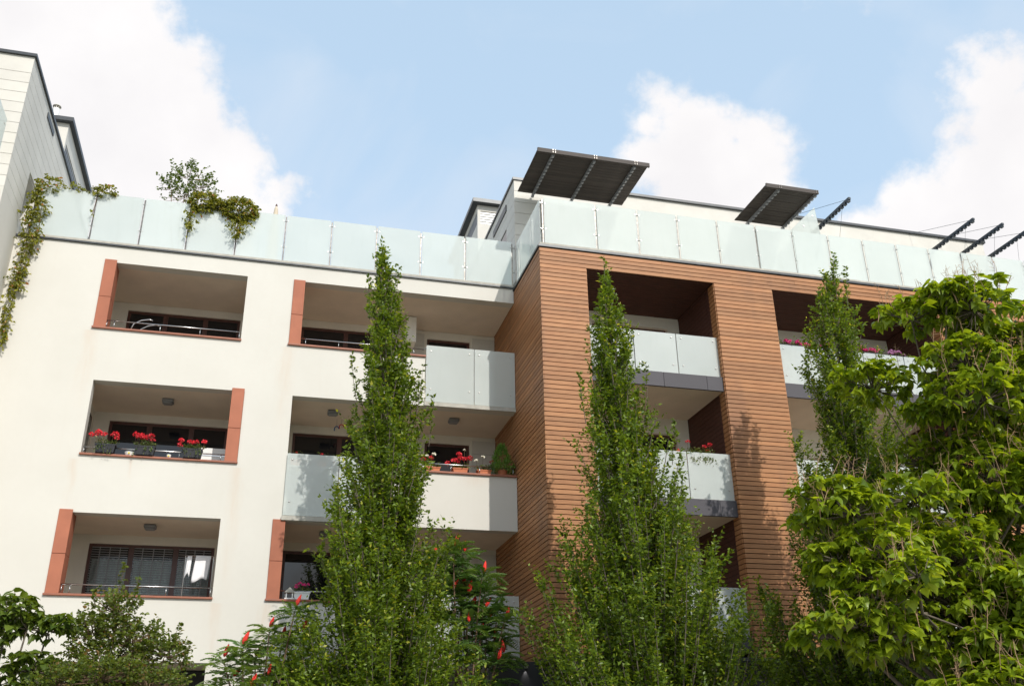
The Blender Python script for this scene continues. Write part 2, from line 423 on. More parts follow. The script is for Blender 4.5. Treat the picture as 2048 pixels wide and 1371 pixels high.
def window(x0, x1, z0, z1, y, mull, clear=False, parent=white, fr=.07):
    m = MB()
    m.box(x0, x0+fr, y, y+.07, z0, z1); m.box(x1-fr, x1, y, y+.07, z0, z1)
    m.box(x0+fr, x1-fr, y, y+.07, z1-fr, z1); m.box(x0+fr, x1-fr, y, y+.07, z0, z0+fr)
    edges = [x0+fr]
    for c in mull:
        m.box(c-.06, c+.06, y+.002, y+.068, z0+fr, z1-fr); edges += [c-.06, c+.06]
    edges.append(x1-fr)
    o = m.build('window', MT['frame'], parent)
    for k in range(0, len(edges), 2):
        box('pane', MT['clear' if clear else 'pane'], o, edges[k], edges[k+1], y+.03, y+.04, z0+fr, z1-fr)
    return o, edges
for i, zb in enumerate(SOF[:3]):
    o, ed = window(-3.87, -1.05, zb-2.7, zb-.19, 2.26, (-2.93, -1.93), clear=(i == 2))
    if i == 2:
        for k in range(0, 6, 2):
            m = MB(); a, b = ed[k]+.01, ed[k+1]-.01
            zz = zb-.28
            while zz > zb-2.6:
                m.box(a, b, 2.236, 2.246, zz, zz+.016); zz -= .055
            for f in (.22, .5, .78):
                xx = a+(b-a)*f; m.box(xx-.010, xx+.010, 2.228, 2.2355, zb-2.6, zb-.26)
            bl = m.build('window_blind', MT['blind'], white)
            # curtains inside, their pale colour standing in for reflections on the panes
            pts = []; n = 26
            cm = MB()
            for q in range(n+1):
                xx = a+(b-a)*q/n; yy = 2.42+.035*math.sin(q*1.9+k)+.02*math.sin(q*.7)
                cm.v += [(xx, yy, zb-2.6), (xx, yy, zb-.5)]
            cm.f = [(2*q, 2*q+2, 2*q+3, 2*q+1) for q in range(n)]
            cm.build('curtain', MT['curtain'], white, True)
    window(.55, 2.95, zb-2.7, zb-.19, 2.26, (1.75,))
    window(3.98, 5.20, zb-2.7, zb-.22, 2.26, ())
    # grooved facing panels right of the door
    for k in range(7):
        z1 = zb-.10-k*.375
        box('facing_panel', MT['white'], white, 5.26, 5.895, 2.17, 2.199, z1-.365, z1)
    for k in range(7):
        z1 = zb-.10-k*.375
        box('facing_panel', MT['white'], white, 3.0, 3.90, 2.17, 2.199, z1-.365, z1)
    # narrow side door in the left return of the loggia
    sd = box('side_door', MT['frame'], white, -4.238, -4.20, .95, 1.75, zb-2.7, zb-.3)
    box('pane', MT['pane'], sd, -4.199, -4.19, 1.03, 1.67, zb-2.6, zb-.4)
# sills, pillars
def sill(x0, x1, zt, parent=white):
    bevel(box('sill', MT['sill'], parent, x0, x1, -.055, .33, zt-.045, zt), .008)
def pillar(x0, x1, zb, zt, zj, parent=white):
    for a, b in ((zb, zj-.004), (zj+.004, zt)):
        bevel(box('pillar_panel', MT['terracotta'], parent, x0, x1, -.03, .48, a, b), .006)
sill(-4.235, -.885, 11.175); pillar(-4.21, -3.94, 11.176, 12.95, 11.96)
sill(-4.02, -.67, 8.135); pillar(-.965, -.685, 8.136, 9.915, 8.93)
sill(-4.235, -.885, 5.115); pillar(-4.21, -3.94, 5.116, 6.875, 5.93)
sill(.20, 3.59, 11.175); pillar(.22, .50, 11.176, 12.925, 11.96)
sill(2.76, 5.90, 8.195)
sill(.20, 3.575, 5.115); pillar(.22, .50, 5.116, 6.86, 5.93)
# low steel rails
def rail(x0, x1, zs, zr, posts, parent=white):
    o = MB().tube([(x0, .02, zr), (x1, .02, zr)], .014, 8).build('railing', MT['steel'], parent, True)
    for x in posts: MB().tube([(x, .02, zs), (x, .02, zr-.012)], .009, 6).build('railing_post', MT['steel'], o, True)
rail(-3.95, -.92, 11.176, 11.37, (-3.93, -3.77, -2.75, -1.85, -.95))
rail(-3.97, -.97, 8.136, 8.29, (-3.95, -3.7, -2.9, -1.95, -1.05))
rail(-3.93, -.92, 5.116, 5.31, (-3.91, -3.75, -2.75, -1.85, -.95))
rail(.51, 3.55, 11.176, 11.35, (.62, 1.42, 2.3, 3.28))
rail(2.8, 5.88, 8.196, 8.385, (2.9, 3.6, 4.27, 4.98, 5.82))
rail(.51, 3.55, 5.116, 5.30, (.62, 1.42, 2.3, 3.28))
MB().tube([(3.55, .02, 11.35), (3.60, .0, 11.39)], .012, 6).build('railing', MT['steel'], white)
# balcony glass in front of the slab ends
def glass_panel(parent, x0, x1, z0, z1, y, bolts=True, inset=.12):
    o = bevel(box('glass_panel', MT['frost'], parent, x0, x1, y, y+.014, z0, z1), .003, 1)
    if bolts:
        for bx in (x0+inset, x1-inset):
            for bz in (z0+(z1-z0)*.22, z1-(z1-z0)*.1):
                MB().lathe((bx, y, bz), [(.022, 0), (.022, .008), (.014, .014)], 8, Matrix.Rotation(rad(90), 3, 'X')).build('bolt', MT['bolt'], o)
    return o
glass_panel(white, 3.60, 4.825, 9.95, 11.455, -.03); glass_panel(white, 4.84, 5.895, 9.95, 11.455, -.03)
glass_panel(white, .42, 1.60, 6.95, 8.40, -.06); glass_panel(white, 1.615, 2.74, 6.95, 8.40, -.06)
glass_panel(white, 3.60, 4.74, 3.95, 5.315, -.03); glass_panel(white, 4.755, 5.895, 3.95, 5.315, -.03)
for z in (9.84, 3.80): box('balcony_edge', MT['concrete'], white, 3.58, 5.90, -.045, 0-.002, z, z+.10)
box('balcony_edge', MT['concrete'], white, .40, 2.75, -.075, -.002, 6.84, 6.94)
# roof and terrace edge
box('roof_slab', MT['concrete'], white, -6.25, 5.90, .281, 12, 13.301, 13.34)
o = MB().box(-6.24, 5.90, -.05, .30, 13.322, 13.36).build('coping', MT['coping'], white)
box('terrace_kerb', MT['concrete'], white, -6.2, 5.88, -.02, .22, 13.361, 13.43)
# pale boxy duct under the top soffit, beside the door
box('duct', MT['inner'], white, 3.28, 3.54, 1.35, 2.19, 12.15, 12.88)
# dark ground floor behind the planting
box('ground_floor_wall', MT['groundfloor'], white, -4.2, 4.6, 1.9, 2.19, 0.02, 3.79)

# ------------------------------------------------------------------ glass balustrades on the terraces
def balustrade(label, nodes, z0, z1, name='glass_balustrade', axis='x', fixed=0.0, group=None, first=True, flip=1):
    base = (nodes[0], fixed, z0) if axis == 'x' else (fixed, nodes[0], z0)
    t = thing(name, label, 'balustrade', base)
    pm = MB().box(-.016, .016, .03, .075, -.06, z1-z0-.03)
    pm.box(-.05, .05, .03, .09, -.06, -.045)
    pme = pm.mesh('post', MT['poststeel'])
    cm = MB().tube([(-.075, .028, 0), (.075, .028, 0)], .012, 6)
    for sx in (-.06, .06):
        cm.lathe((sx, .0, 0), [(.02, -.012), (.02, .0), (.012, .008)], 8, Matrix.Rotation(rad(90), 3, 'X'))
        cm.tube([(sx, .0, 0), (sx, .05, 0)], .008, 5)
    cme = cm.mesh('clamp', MT['bolt'])
    R = Matrix.Identity(4) if axis == 'x' else Matrix.Rotation(rad(-90), 4, 'Z')
    g = .026
    for k, n in enumerate(nodes):
        loc = (n, fixed, z0) if axis == 'x' else (fixed, n, z0)
        if k or first:
            p = link('post', pme, t, Matrix.Translation(loc) @ R)
            for h in (.32, .88):
                link('clamp', cme, p, Matrix.Translation((loc[0], loc[1], z0+h*(z1-z0))) @ R)
        if k+1 < len(nodes):
            a, b = n+g, nodes[k+1]-g
            dz = float(rng.normal(0, .004))
            if axis == 'x': bevel(box('glass_panel', MT['frost'], t, a, b, fixed-.007, fixed+.007, z0, z1+dz), .003, 1)
            else: bevel(box('glass_panel', MT['frost'], t, fixed-.007, fixed+.007, a, b, z0, z1+dz), .003, 1)
    return t
balustrade('frosted glass balustrade along the roof edge of the cream wing', (-6.01, -4.67, -3.55, -2.46, -1.29, -.11, 1.06, 2.23, 3.40, 4.59, 5.90), 13.42, 14.78, fixed=.04)
balustrade('frosted glass balustrade along the front roof edge above the timber cladding', (6.05, 7.44, 8.57, 9.67, 10.80, 11.91, 13.0, 14.07, 15.13, 16.18, 17.21, 18.26, 19.32, 20.36, 21.4, 22.4), 13.40, 14.72, fixed=-2.38)
balustrade('short frosted glass balustrade running back at the corner of the timber block', (-2.30, -1.42, -.30, -.02), 13.40, 14.72, axis='y', fixed=6.0)

# ------------------------------------------------------------------ timber wing
wood = thing('timber_clad_wing', 'apartment block clad in horizontal brown timber boards with deep balconies', 'building', (12, -1, 0))
PT, PP = 13.25, .1115
FY = -2.45
def plank_mesh(L, h=PP-.019, th=.030):
    m = MB().box(0, L, 0, th, 0, h); return m.mesh('plank', MT['plank'])
NP = 85
O1, O2 = (7.09, 10.49), (12.11, 17.0)
m1, m2, ms = plank_mesh(O1[0]-5.937), plank_mesh(O2[0]-O1[1]), plank_mesh(4.66)
mb = {}
stuff = MB()
for k in range(NP):
    z = PT-(k+1)*PP
    jit = lambda: float(rng.normal(0, .0022))
    if k < 4:
        x = 5.937
        cuts = [5.937, 9.1+(k % 2)*1.9, 13.6-(k % 3)*.8, 17.2+(k % 2)*.9, 22.5]
        for a, b in zip(cuts[:-1], cuts[1:]):
            link('plank', plank_mesh(b-a-.004), wood, Matrix.Translation((a, FY+jit(), z)))
    else:
        link('plank', m1, wood, Matrix.Translation((5.937, FY+jit(), z)))
        link('plank', m2, wood, Matrix.Translation((O1[1], FY+jit(), z)))
        stuff.box(O2[1], 22.5, FY, FY+.03, z, z+PP-.019)
    link('plank', ms, wood, Matrix.Translation((5.911+jit(), 2.21, z)) @ Matrix.Rotation(rad(-90), 4, 'Z'))
    # boards lining the openings
    if k >= 4:
        for X, s in ((O1[1], 1), (O2[1], 1)): stuff.box(X-.018, X+.008, FY+.03, -2.12, z, z+PP-.019)
        for X in (O1[0], O2[0]): stuff.box(X-.006, X+.018, FY+.03, -.22, z, z+PP-.019)
tag(stuff.build('lining_planks', MT['plank'], wood), kind='stuff')
# dark structure behind the boards
core = MB()
core.box(5.965, O1[0]-.008, FY+.055, -.2, 3.77, 12.80); core.box(O1[1]+.01, O2[0]-.008, FY+.055, -.2, 3.77, 12.80); core.box(O2[1]+.01, 22.5, FY+.055, -.2, 3.77, 12.80)
core.box(5.965, 22.5, FY+.055, -.2, 12.845, 13.252); core.box(5.965, 22.5, .10, 2.9, 3.77, 13.252)
core.build('backing', MT['backing'], wood)
# recessed inner cheeks, boarded, with their shade put into a darker timber colour
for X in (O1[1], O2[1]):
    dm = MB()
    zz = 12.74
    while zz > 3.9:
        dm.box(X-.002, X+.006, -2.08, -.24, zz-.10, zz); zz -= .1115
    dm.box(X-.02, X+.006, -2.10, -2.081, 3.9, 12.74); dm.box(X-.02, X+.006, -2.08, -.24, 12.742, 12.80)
    dm.build('inner_cheek', MT['shadewood'], wood)
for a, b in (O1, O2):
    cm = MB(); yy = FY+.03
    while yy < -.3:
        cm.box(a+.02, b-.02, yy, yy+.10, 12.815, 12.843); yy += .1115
    cm.build('ceiling_boards', MT['shadewood'], wood)
FL = ((11.34, 10.27, 9.89), (8.33, 7.21, 6.82), (5.25, 4.2, 3.87))
for a, b in (O1, O2):
    bh = []
    for (gt, gb, sb) in FL:
        bh.append((a+.9, b-.35, gb-.05, gt+1.15)) if b < 12 else bh.append((a+.1, a+1.0, gb-.05, gt+.78)), (bh.append((a+1.8, b-.6, gb-.05, gt+.78)) if b > 12 else None)
    holes_wall(a, b, 3.85, 12.81, bh, -.22, .09).build('back_wall', MT['inner'], wood)
    for h in bh: window(h[0], h[1], h[2], h[3], -.1, ((h[0]+h[1])/2,) if h[1]-h[0] > 1.2 else (), parent=wood)
    for (gt, gb, sb) in FL:
        box('floor_slab', MT['soffit'], wood, a+.02, b-.02, FY+.14, -.221, sb+.006, gb-.06)
        x = a+.005; k = 0
        while x < b-.05:
            x2 = min(b-.005, x+(1.12 if k else .72)); bevel(box('granite_panel', MT['granite'], wood, x, x2-.006, FY+.08, FY+.138, sb, gb-.012), .004, 1); x = x2; k += 1
        n = 3 if b < 12 else 4
        for k in range(n):
            x0 = a+.07+(b-a-.06)*k/n; x1 = a+.07+(b-a-.06)*(k+1)/n-.02
            glass_panel(wood, x0, x1, gb, gt, FY+.16)
        box('balcony_edge', MT['sill'], wood, a+.06, b-.02, FY+.145, FY+.2, gb-.035, gb-.005)
# ledge and coping of the terrace
box('coping', MT['coping'], wood, 5.88, 22.6, FY-.03, 2.2, 13.262, 13.32)
box('terrace_kerb', MT['concrete'], wood, 5.92, 22.55, FY+.0, 2.15, 13.321, 13.385)
# recessed ground floor
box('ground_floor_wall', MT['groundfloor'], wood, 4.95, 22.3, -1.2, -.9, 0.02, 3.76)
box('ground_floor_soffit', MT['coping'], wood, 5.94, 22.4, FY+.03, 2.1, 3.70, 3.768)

# ------------------------------------------------------------------ penthouse above the timber wing
pent = thing('penthouse', 'cream set-back penthouse with grooved corner and dark coping on timber block', 'building', (12, 3, 13.3))
box('wall', MT['white'], pent, 6.03, 21.6, .13, 8, 13.32, 16.86)
for k in range(10):
    z1 = 16.86-k*.358
    if z1 < 13.8: break
    z0 = max(13.33, z1-.346)
    box('facing_panel', MT['white'], pent, 6.0, 7.35, .10, .129, z0, z1)
    for y0, y1 in ((.131, 1.0), (1.75, 4.2), (4.205, 8)):
        if z1 > 15.95: y0, y1 = {.131: (.131, 2.4), 1.75: (2.405, 4.2)}.get(y0, (y0, y1))
        box('facing_panel', MT['white'], pent, 6.0, 6.029, y0, y1, z0, z1)
box('side_door', MT['pane'], pent, 6.018, 6.028, 1.0, 1.75, 13.33, 15.93)
box('vent_slot', MT['coping'], pent, 5.97, 5.998, .95, 2.5, 16.35, 16.56)
box('coping', MT['coping'], pent, 5.96, 21.66, .06, 8.1, 16.862, 16.94)
# chimney housing on the penthouse roof
ch = thing('chimney_housing', 'cream chimney housing with white louvres and dark flat roof behind the penthouse', 'chimney', (6.7, 6.5, 16.95))
box('wall', MT['white'], ch, 6.06, 7.3, 5.0, 9.0, 16.95, 18.36)
for x, y in ((6.06, 5.0), (7.2, 5.0), (6.06, 8.9), (7.2, 8.9)): box('corner_post', MT['white'], ch, x, x+.1, y, y+.1, 18.36, 18.86)
box('wall', MT['white'], ch, 6.06, 7.3, 5.0, 9.0, 18.861, 19.08)
box('flue_core', MT['groundfloor'], ch, 6.35, 7.0, 5.4, 8.6, 18.361, 18.86)
for k in range(5):
    z = 18.38+k*.098
    box('louvre', MT['whitepot'], ch, 6.16, 7.2, 5.02, 5.08, z, z+.055)
    box('louvre', MT['bracket'], ch, 6.07, 6.12, 5.1, 8.9, z, z+.055)
box('roof', MT['coping'], ch, 5.86, 7.5, 4.78, 9.25, 19.081, 19.22)

# ------------------------------------------------------------------ left tower
tower = thing('white_tower', 'tall cream tower with horizontal grooves rising at the left edge', 'building', (-8, 3, 0))
MB().box(-11, -6.30, -1.55, 9, 0, 13.9).build('wall', MT['stucco'], tower)
box('wall', MT['white'], tower, -11, -6.9, -1.55, 9, 13.901, 17.30)
box('wall', MT['stucco'], tower, -6.30, -6.25, -1.6, -.002, 0, 13.68)
box('wall', MT['stucco'], tower, -11, -6.301, -1.6, -1.551, 0, 13.68)
box('wall', MT['white'], tower, -6.899, -6.29, -1.55, -.01, 13.901, 17.30); box('wall', MT['white'], tower, -6.899, -6.29, .95, 9, 13.901, 17.30); box('wall', MT['white'], tower, -6.899, -6.29, -.01, .95, 15.08, 17.30)
for k in range(12):
    z1 = 17.30-(.47 if k else 0)-(k-1)*.287*(k > 0)
    z0 = z1-(.47 if k == 0 else .287)+.012
    box('facing_panel', MT['white'], tower, -11, -6.25, -1.60, -1.551, z0, z1)
    for y0, y1 in ((-1.55, -.012), (-.0115, .94), (.9405, 9)):
        if y0 == -.0115 and z0 < 15.05: continue
        box('facing_panel', MT['white'], tower, -6.289, -6.25, y0, y1, z0, z1)
box('coping', MT['coping'], tower, -11, -6.20, -1.66, 9.1, 17.302, 17.38)
box('vent_slot', MT['coping'], tower, -6.249, -6.225, .3, 1.15, 17.0, 17.14)
glass = thing('side_balustrade', 'frosted glass balcony side pane at the left edge on the tower', 'balustrade', (-6.5, -2.3, 14.5))
bevel(box('glass_panel', MT['frost'], glass, -6.50, -6.486, -3.4, -1.68, 14.45, 15.40), .003, 1)
MB().lathe((-6.486, -1.8, 15.2), [(.022, 0), (.022, .01)], 8, Matrix.Rotation(rad(90), 3, 'Y')).build('bolt', MT['bolt'], glass)
fb_ = thing('plant_room', 'louvred plant room with dark overhanging roof on top of the left tower', 'plant room', (-8, 7, 17.4))
box('wall', MT['white'], fb_, -9.2, -7.02, 5.42, 9.3, 17.381, 18.7); box('wall', MT['white'], fb_, -9.2, -7.02, 5.42, 9.3, 19.75, 20.42)
box('louvre_core', MT['groundfloor'], fb_, -9.0, -7.25, 5.7, 9.0, 18.7, 19.75)
for y in (5.42, 9.15): box('corner_post', MT['white'], fb_, -7.15, -7.02, y, y+.15, 18.7, 19.75)
for k in range(9):
    z = 18.74+k*.112
    box('louvre', MT['bracket'], fb_, -7.09, -7.03, 5.58, 9.14, z, z+.05); box('louvre', MT['whitepot'], fb_, -9.1, -7.16, 5.45, 5.52, z, z+.05)
box('roof', MT['coping'], fb_, -9.4, -6.88, 5.24, 9.45, 20.421, 20.56)
fl = thing('roof_flue', 'white round flue with slotted cap on the plant room roof', 'flue', (-7.5, 5.7, 20.56))
MB().lathe((-7.52, 5.6, 20.56), [(.10, 0), (.10, .48)], 12).build('pipe', MT['whitepot'], fl, False)
cap = MB()
for k in range(8):
    a = k*math.pi/4; cap.tube([(-7.52+.09*math.cos(a), 5.6+.09*math.sin(a), 21.04), (-7.52+.09*math.cos(a), 5.6+.09*math.sin(a), 21.12)], .016, 4)
cap.lathe((-7.52, 5.6, 21.12), [(.13, 0), (.12, .03), (.02, .06)], 12); cap.build('cap', MT['concrete'], fl)
MB().lathe((-7.30, 5.75, 20.56), [(.07, 0), (.07, .22), (.085, .23), (.085, .3)], 10).build('pipe', MT['concrete'], fl)

# ------------------------------------------------------------------ sunshades and brackets
def bracket_mesh(name, L, mat, h=.10, wd=.055):
    """notched outrigger pointing along -Y"""
    m = MB(); m.box(-wd/2, wd/2, -L, 0, h*.45, h)
    n = int(L/.155)
    for k in range(n):
        y = -L+(k+.15)*L/n; m.box(-wd/2, wd/2, y, y+L/n*.55, 0, h*.45-.0005)
    return m.mesh(name, mat)
def sunshade(label, x0, x1, yn, yf, z, beams):
    t = thing('sunshade', label, 'sunshade', ((x0+x1)/2, yf, z), 'slatted sunshades on the penthouse')
    sm = MB().box(x0, x1, 0, .118, 0, .026).mesh('slat', MT['slat'])
    n = int((yf-yn-.12)/.124)
    for k in range(n): link('slat', sm, t, Matrix.Translation((0, yn+.09+k*.124, z+.10+float(rng.normal(0, .003)))))
    box('fascia', MT['slat'], t, x0-.01, x1+.01, yn, yn+.05, z+.03, z+.15)
    bme = bracket_mesh('bracket', yf-yn-.06, MT['bracket'])
    pl = MB()
    for sx in (-.045, .02): pl.box(sx, sx+.02, -.012, 0, .02, .06); pl.box(sx, sx+.02, -.012, 0, .09, .13)
    plm = pl.mesh('end_plate', MT['poststeel'])
    for x in beams:
        b = link('bracket', bme, t, Matrix.Translation((x, yf, z-.003)))
        link('end_plate', plm, b, Matrix.Translation((x, yn-.001, z+.02)))
sunshade('large dark slatted sunshade with three brackets above the timber corner', 6.06, 9.16, -2.12, .05, 16.28, (6.50, 7.64, 8.78))
sunshade('small dark slatted sunshade with two brackets left of the glass fin', 12.72, 14.33, -1.97, .05, 16.30, (13.14, 14.30))
for lab, x, yn in (('bare notched steel bracket just right of the small sunshade and glass fin', 15.36, -1.92), ('first of three bare notched brackets at the far right roof edge', 19.62, -1.78),
                   ('middle of three bare notched brackets at the far right roof edge', 20.68, -1.74), ('last of three bare notched brackets, cut by the right edge', 21.68, -1.50)):
    t = thing('outrigger_bracket', lab, 'bracket', (x, .1, 16.3), 'bare outrigger brackets on the penthouse')
    link('beam', bracket_mesh('beam', 2.0, MT['darksteel'], .13, .075), t, Matrix.Translation((x, yn+2.0, 16.28)))
    MB().tube([(x, yn+.12, 16.40), (x-.9, .5, 16.95)], .006, 4).build('cable', MT['darksteel'], t)
    MB().tube([(x, yn+.35, 16.40), (x-.05, -.9, 14.7)], .005, 4).build('cable', MT['darksteel'], t)
fin = thing('glass_fin', 'slanted frosted glass divider standing on the terrace beside the small sunshade', 'glass panel', (14.7, -.6, 13.4))
bevel(MB().prism([(14.22, -.5, 13.4), (15.28, -.5, 13.4), (15.22, -.5, 16.05), (15.17, -.5, 16.92), (14.22, -.5, 15.98)], (0, .014, 0)).build('glass_panel', MT['frost'], fin), .002, 1)
for bx, bz in ((15.05, 16.6), (14.7, 16.2)): MB().lathe((bx, -.5, bz), [(.03, 0), (.03, .01)], 8, Matrix.Rotation(rad(90), 3, 'X')).build('bolt', MT['bolt'], fin)

# ------------------------------------------------------------------ ceiling lamps
def ceiling_lamp(label, x, y, z):
    t = thing('ceiling_lamp', label, 'lamp', (x, y, z), 'square lamps under the loggia ceilings')
    bevel(box('housing', MT['lamp'], t, x-.13, x+.13, y-.13, y+.13, z-.07, z+.004), .02, 3)
    bevel(box('diffuser', MT['blind'], t, x-.10, x+.10, y-.10, y+.10, z-.10, z-.0705), .02, 3)
ceiling_lamp('square grey ceiling lamp above the loggia with red geraniums', -2.45, 1.0, 9.86)
ceiling_lamp('square grey ceiling lamp above the loggia with the hanging towel', -2.45, 1.0, 6.83)
ceiling_lamp('square grey ceiling lamp over the left end of the second-floor balcony', 1.45, .95, 9.86)
ceiling_lamp('square grey ceiling lamp over the geraniums beside the timber wall', 4.50, .9, 9.86)
ceiling_lamp('square grey ceiling lamp under the lower balcony beside the timber wall', 4.54, .95, 6.83)
ceiling_lamp('square grey ceiling lamp half hidden by hornbeam in the lowest corner loggia', 1.45, .95, 6.83)
# downlight under the timber block, lit
dl = thing('downlight', 'small lit downlight throwing a cone on the dark ground-floor wall', 'lamp', (5.69, -1.26, 3.6))
MB().lathe((5.69, -1.26, 3.62), [(.035, 0), (.04, .02), (.04, .09)], 10).build('housing', MT['bolt'], dl)
ll = bpy.data.lights.new('downlight_bulb', 'SPOT'); ll.energy = 5; ll.spot_size = rad(62); ll.spot_blend = .8; ll.color = (1, .96, .9); ll.shadow_soft_size = .01
lo = link('bulb', ll, dl, Matrix.Translation((5.69, -1.235, 3.62)) @ Matrix.Rotation(rad(8), 4, 'X'))

# ------------------------------------------------------------------ foliage tools
def unit(a): return a/np.maximum(1e-9, np.linalg.norm(a, axis=-1, keepdims=True))
LEAF_V = np.array([(0,0,0), (.27,.42,.07), (0,1,-.10), (-.27,.42,.07), (0,.45,0)], float)
LEAF_F = [(0,1,4), (1,2,4), (2,3,4), (3,0,4)]
OVAL_V = np.array([(0,0,0), (.33,.30,.09), (.27,.68,.05), (0,1,-.14), (-.27,.68,.05), (-.33,.30,.09), (0,.35,0), (0,.7,-.03)], float)
OVAL_F = [(0,1,6), (1,2,7,6), (2,3,7), (3,4,7), (4,5,6,7), (5,0,6)]
HEART_V = np.array([(0,0,0), (.24,-.06,.05), (.42,.20,.10), (.36,.52,.07), (.17,.80,-.02), (0,1.08,-.20), (-.17,.80,-.02), (-.36,.52,.07), (-.42,.20,.10), (-.24,-.06,.05), (0,.28,0), (0,.60,-.03)], float)
HEART_F = [(0,1,2,10), (2,3,11,10), (3,4,11), (4,5,11), (5,6,11), (6,7,11), (7,8,10,11), (8,9,0,10)]
def leaf_frames(D, N):
    D = unit(D); X = unit(np.cross(D, N)); N2 = np.cross(X, D); return X, D, N2
def leaf_mesh(name, P, D, N, S, tv, tf, mat, tint):
    X, D, N = leaf_frames(D, N); n = len(P); k = len(tv)
    cu = np.random.default_rng(n).uniform(.1, 2.4, (n, 1, 1)); wd = np.random.default_rng(n+1).uniform(.8, 1.15, (n, 1, 1))
    V = P[:,None,:] + S[:,None,None]*(wd*tv[None,:,0,None]*X[:,None,:] + tv[None,:,1,None]*D[:,None,:] + cu*tv[None,:,2,None]*N[:,None,:])
    V = V.reshape(-1, 3)
    loops = np.concatenate([np.array(f) for f in tf]); lens = np.array([len(f) for f in tf])
    L = (np.arange(n)[:,None]*k + loops[None,:]).reshape(-1)
    lt = np.tile(lens, n); ls = np.concatenate([[0], np.cumsum(lt)[:-1]])
    me = bpy.data.meshes.new(name)
    me.vertices.add(len(V)); me.vertices.foreach_set('co', V.astype(np.float32).ravel())
    me.loops.add(len(L)); me.loops.foreach_set('vertex_index', L.astype(np.int32))
    me.polygons.add(len(lt)); me.polygons.foreach_set('loop_start', ls.astype(np.int32)); me.polygons.foreach_set('loop_total', lt.astype(np.int32))
    at = me.attributes.new('tint', 'FLOAT', 'POINT'); at.data.foreach_set('value', np.repeat(tint, k).astype(np.float32))
    me.materials.append(mat); me.update(calc_edges=True); me.validate()
    return me
def rnd_dirs(n, g):
    return unit(g.normal(size=(n, 3)))
class Foliage:
    """collects leaves, then makes one mesh"""
    def __init__(s): s.P = []; s.D = []; s.N = []; s.S = []; s.T = []
    def add(s, P, D, N, S, T): s.P.append(P); s.D.append(D); s.N.append(N); s.S.append(S); s.T.append(T)
    def cat(s): return [np.concatenate(a) for a in (s.P, s.D, s.N, s.S, s.T)]
    def build(s, name, tv, tf, mat, parent, kind='stuff'):
        P, D, N, S, T = s.cat(); o = link(name, leaf_mesh(name, P, D, N, S, tv, tf, mat, T), parent)
        if kind: o['kind'] = kind
        return o
def twig_leaves(fol, A, B, n, size, g, spread=.9, droop=.25, tbase=0., flat=.7):
    """n leaves alternately along each twig A->B (arrays)"""
    m = len(A); f = (np.arange(n)+.6)/n
    f = np.clip(f[None,:] + g.normal(0, .06, (m, n)), .05, 1.05)
    P = A[:,None,:] + (B-A)[:,None,:]*f[...,None]
    ax = unit(B-A); upv = np.array([0,0,1.]); side = unit(np.cross(ax, upv)+g.normal(0, .25, (m,3)))
    sgn = np.where((np.arange(n) % 2) == 0, 1., -1.)[None,:,None]
    D = ax[:,None,:]*.75 + side[:,None,:]*sgn*spread + g.normal(0, .28, (m, n, 3)); D[..., 2] -= droop
    N = np.array([0,0,1.])[None,None,:]*flat + g.normal(0, .45, (m, n, 3)) + ax[:,None,:]*-.15
    S = size*g.uniform(.7, 1.2, (m, n))
    T = np.clip(g.beta(1.3, 1.5, (m, n)) + tbase + .22*(f-.6), 0, 1)
    fol.add(P.reshape(-1,3), D.reshape(-1,3), N.reshape(-1,3), S.reshape(-1), T.reshape(-1))

MT['hornbeam'] = leaf_mat('hornbeam_leaf', (.045, .086, .008), (.195, .280, .022), third=(.42, .42, .055))
MT['catalpa'] = leaf_mat('catalpa_leaf', (.085, .145, .009), (.31, .40, .026), rough=.34)
MT['catalpa_one'] = leaf_mat('catalpa_single_leaf', (.10, .17, .010), (.38, .46, .036), src='random', rough=.36)
MT['bush'] = leaf_mat('bush_leaf', (.045, .078, .012), (.17, .215, .035), third=(.20, .12, .04))
MT['bigleaf'] = leaf_mat('broad_leaf', (.045, .085, .012), (.15, .21, .03), src='random')
MT['bigleaf_t'] = leaf_mat('broad_leaf_mass', (.045, .085, .012), (.15, .21, .03))
MT['sumac'] = leaf_mat('sumac_leaflet', (.065, .14, .030), (.19, .29, .065), src='random', trans=.25)
MT['creeper'] = leaf_mat('creeper_leaf', (.085, .11, .014), (.28, .28, .035), third=(.36, .15, .05))
MT['conifer'] = leaf_mat('conifer_needle', (.06, .16, .02), (.18, .34, .05))
MT['potleaf'] = leaf_mat('potted_leaf', (.045, .085, .02), (.16, .20, .06))
MT['rooftree'] = leaf_mat('roof_tree_leaf', (.05, .085, .015), (.12, .17, .03))

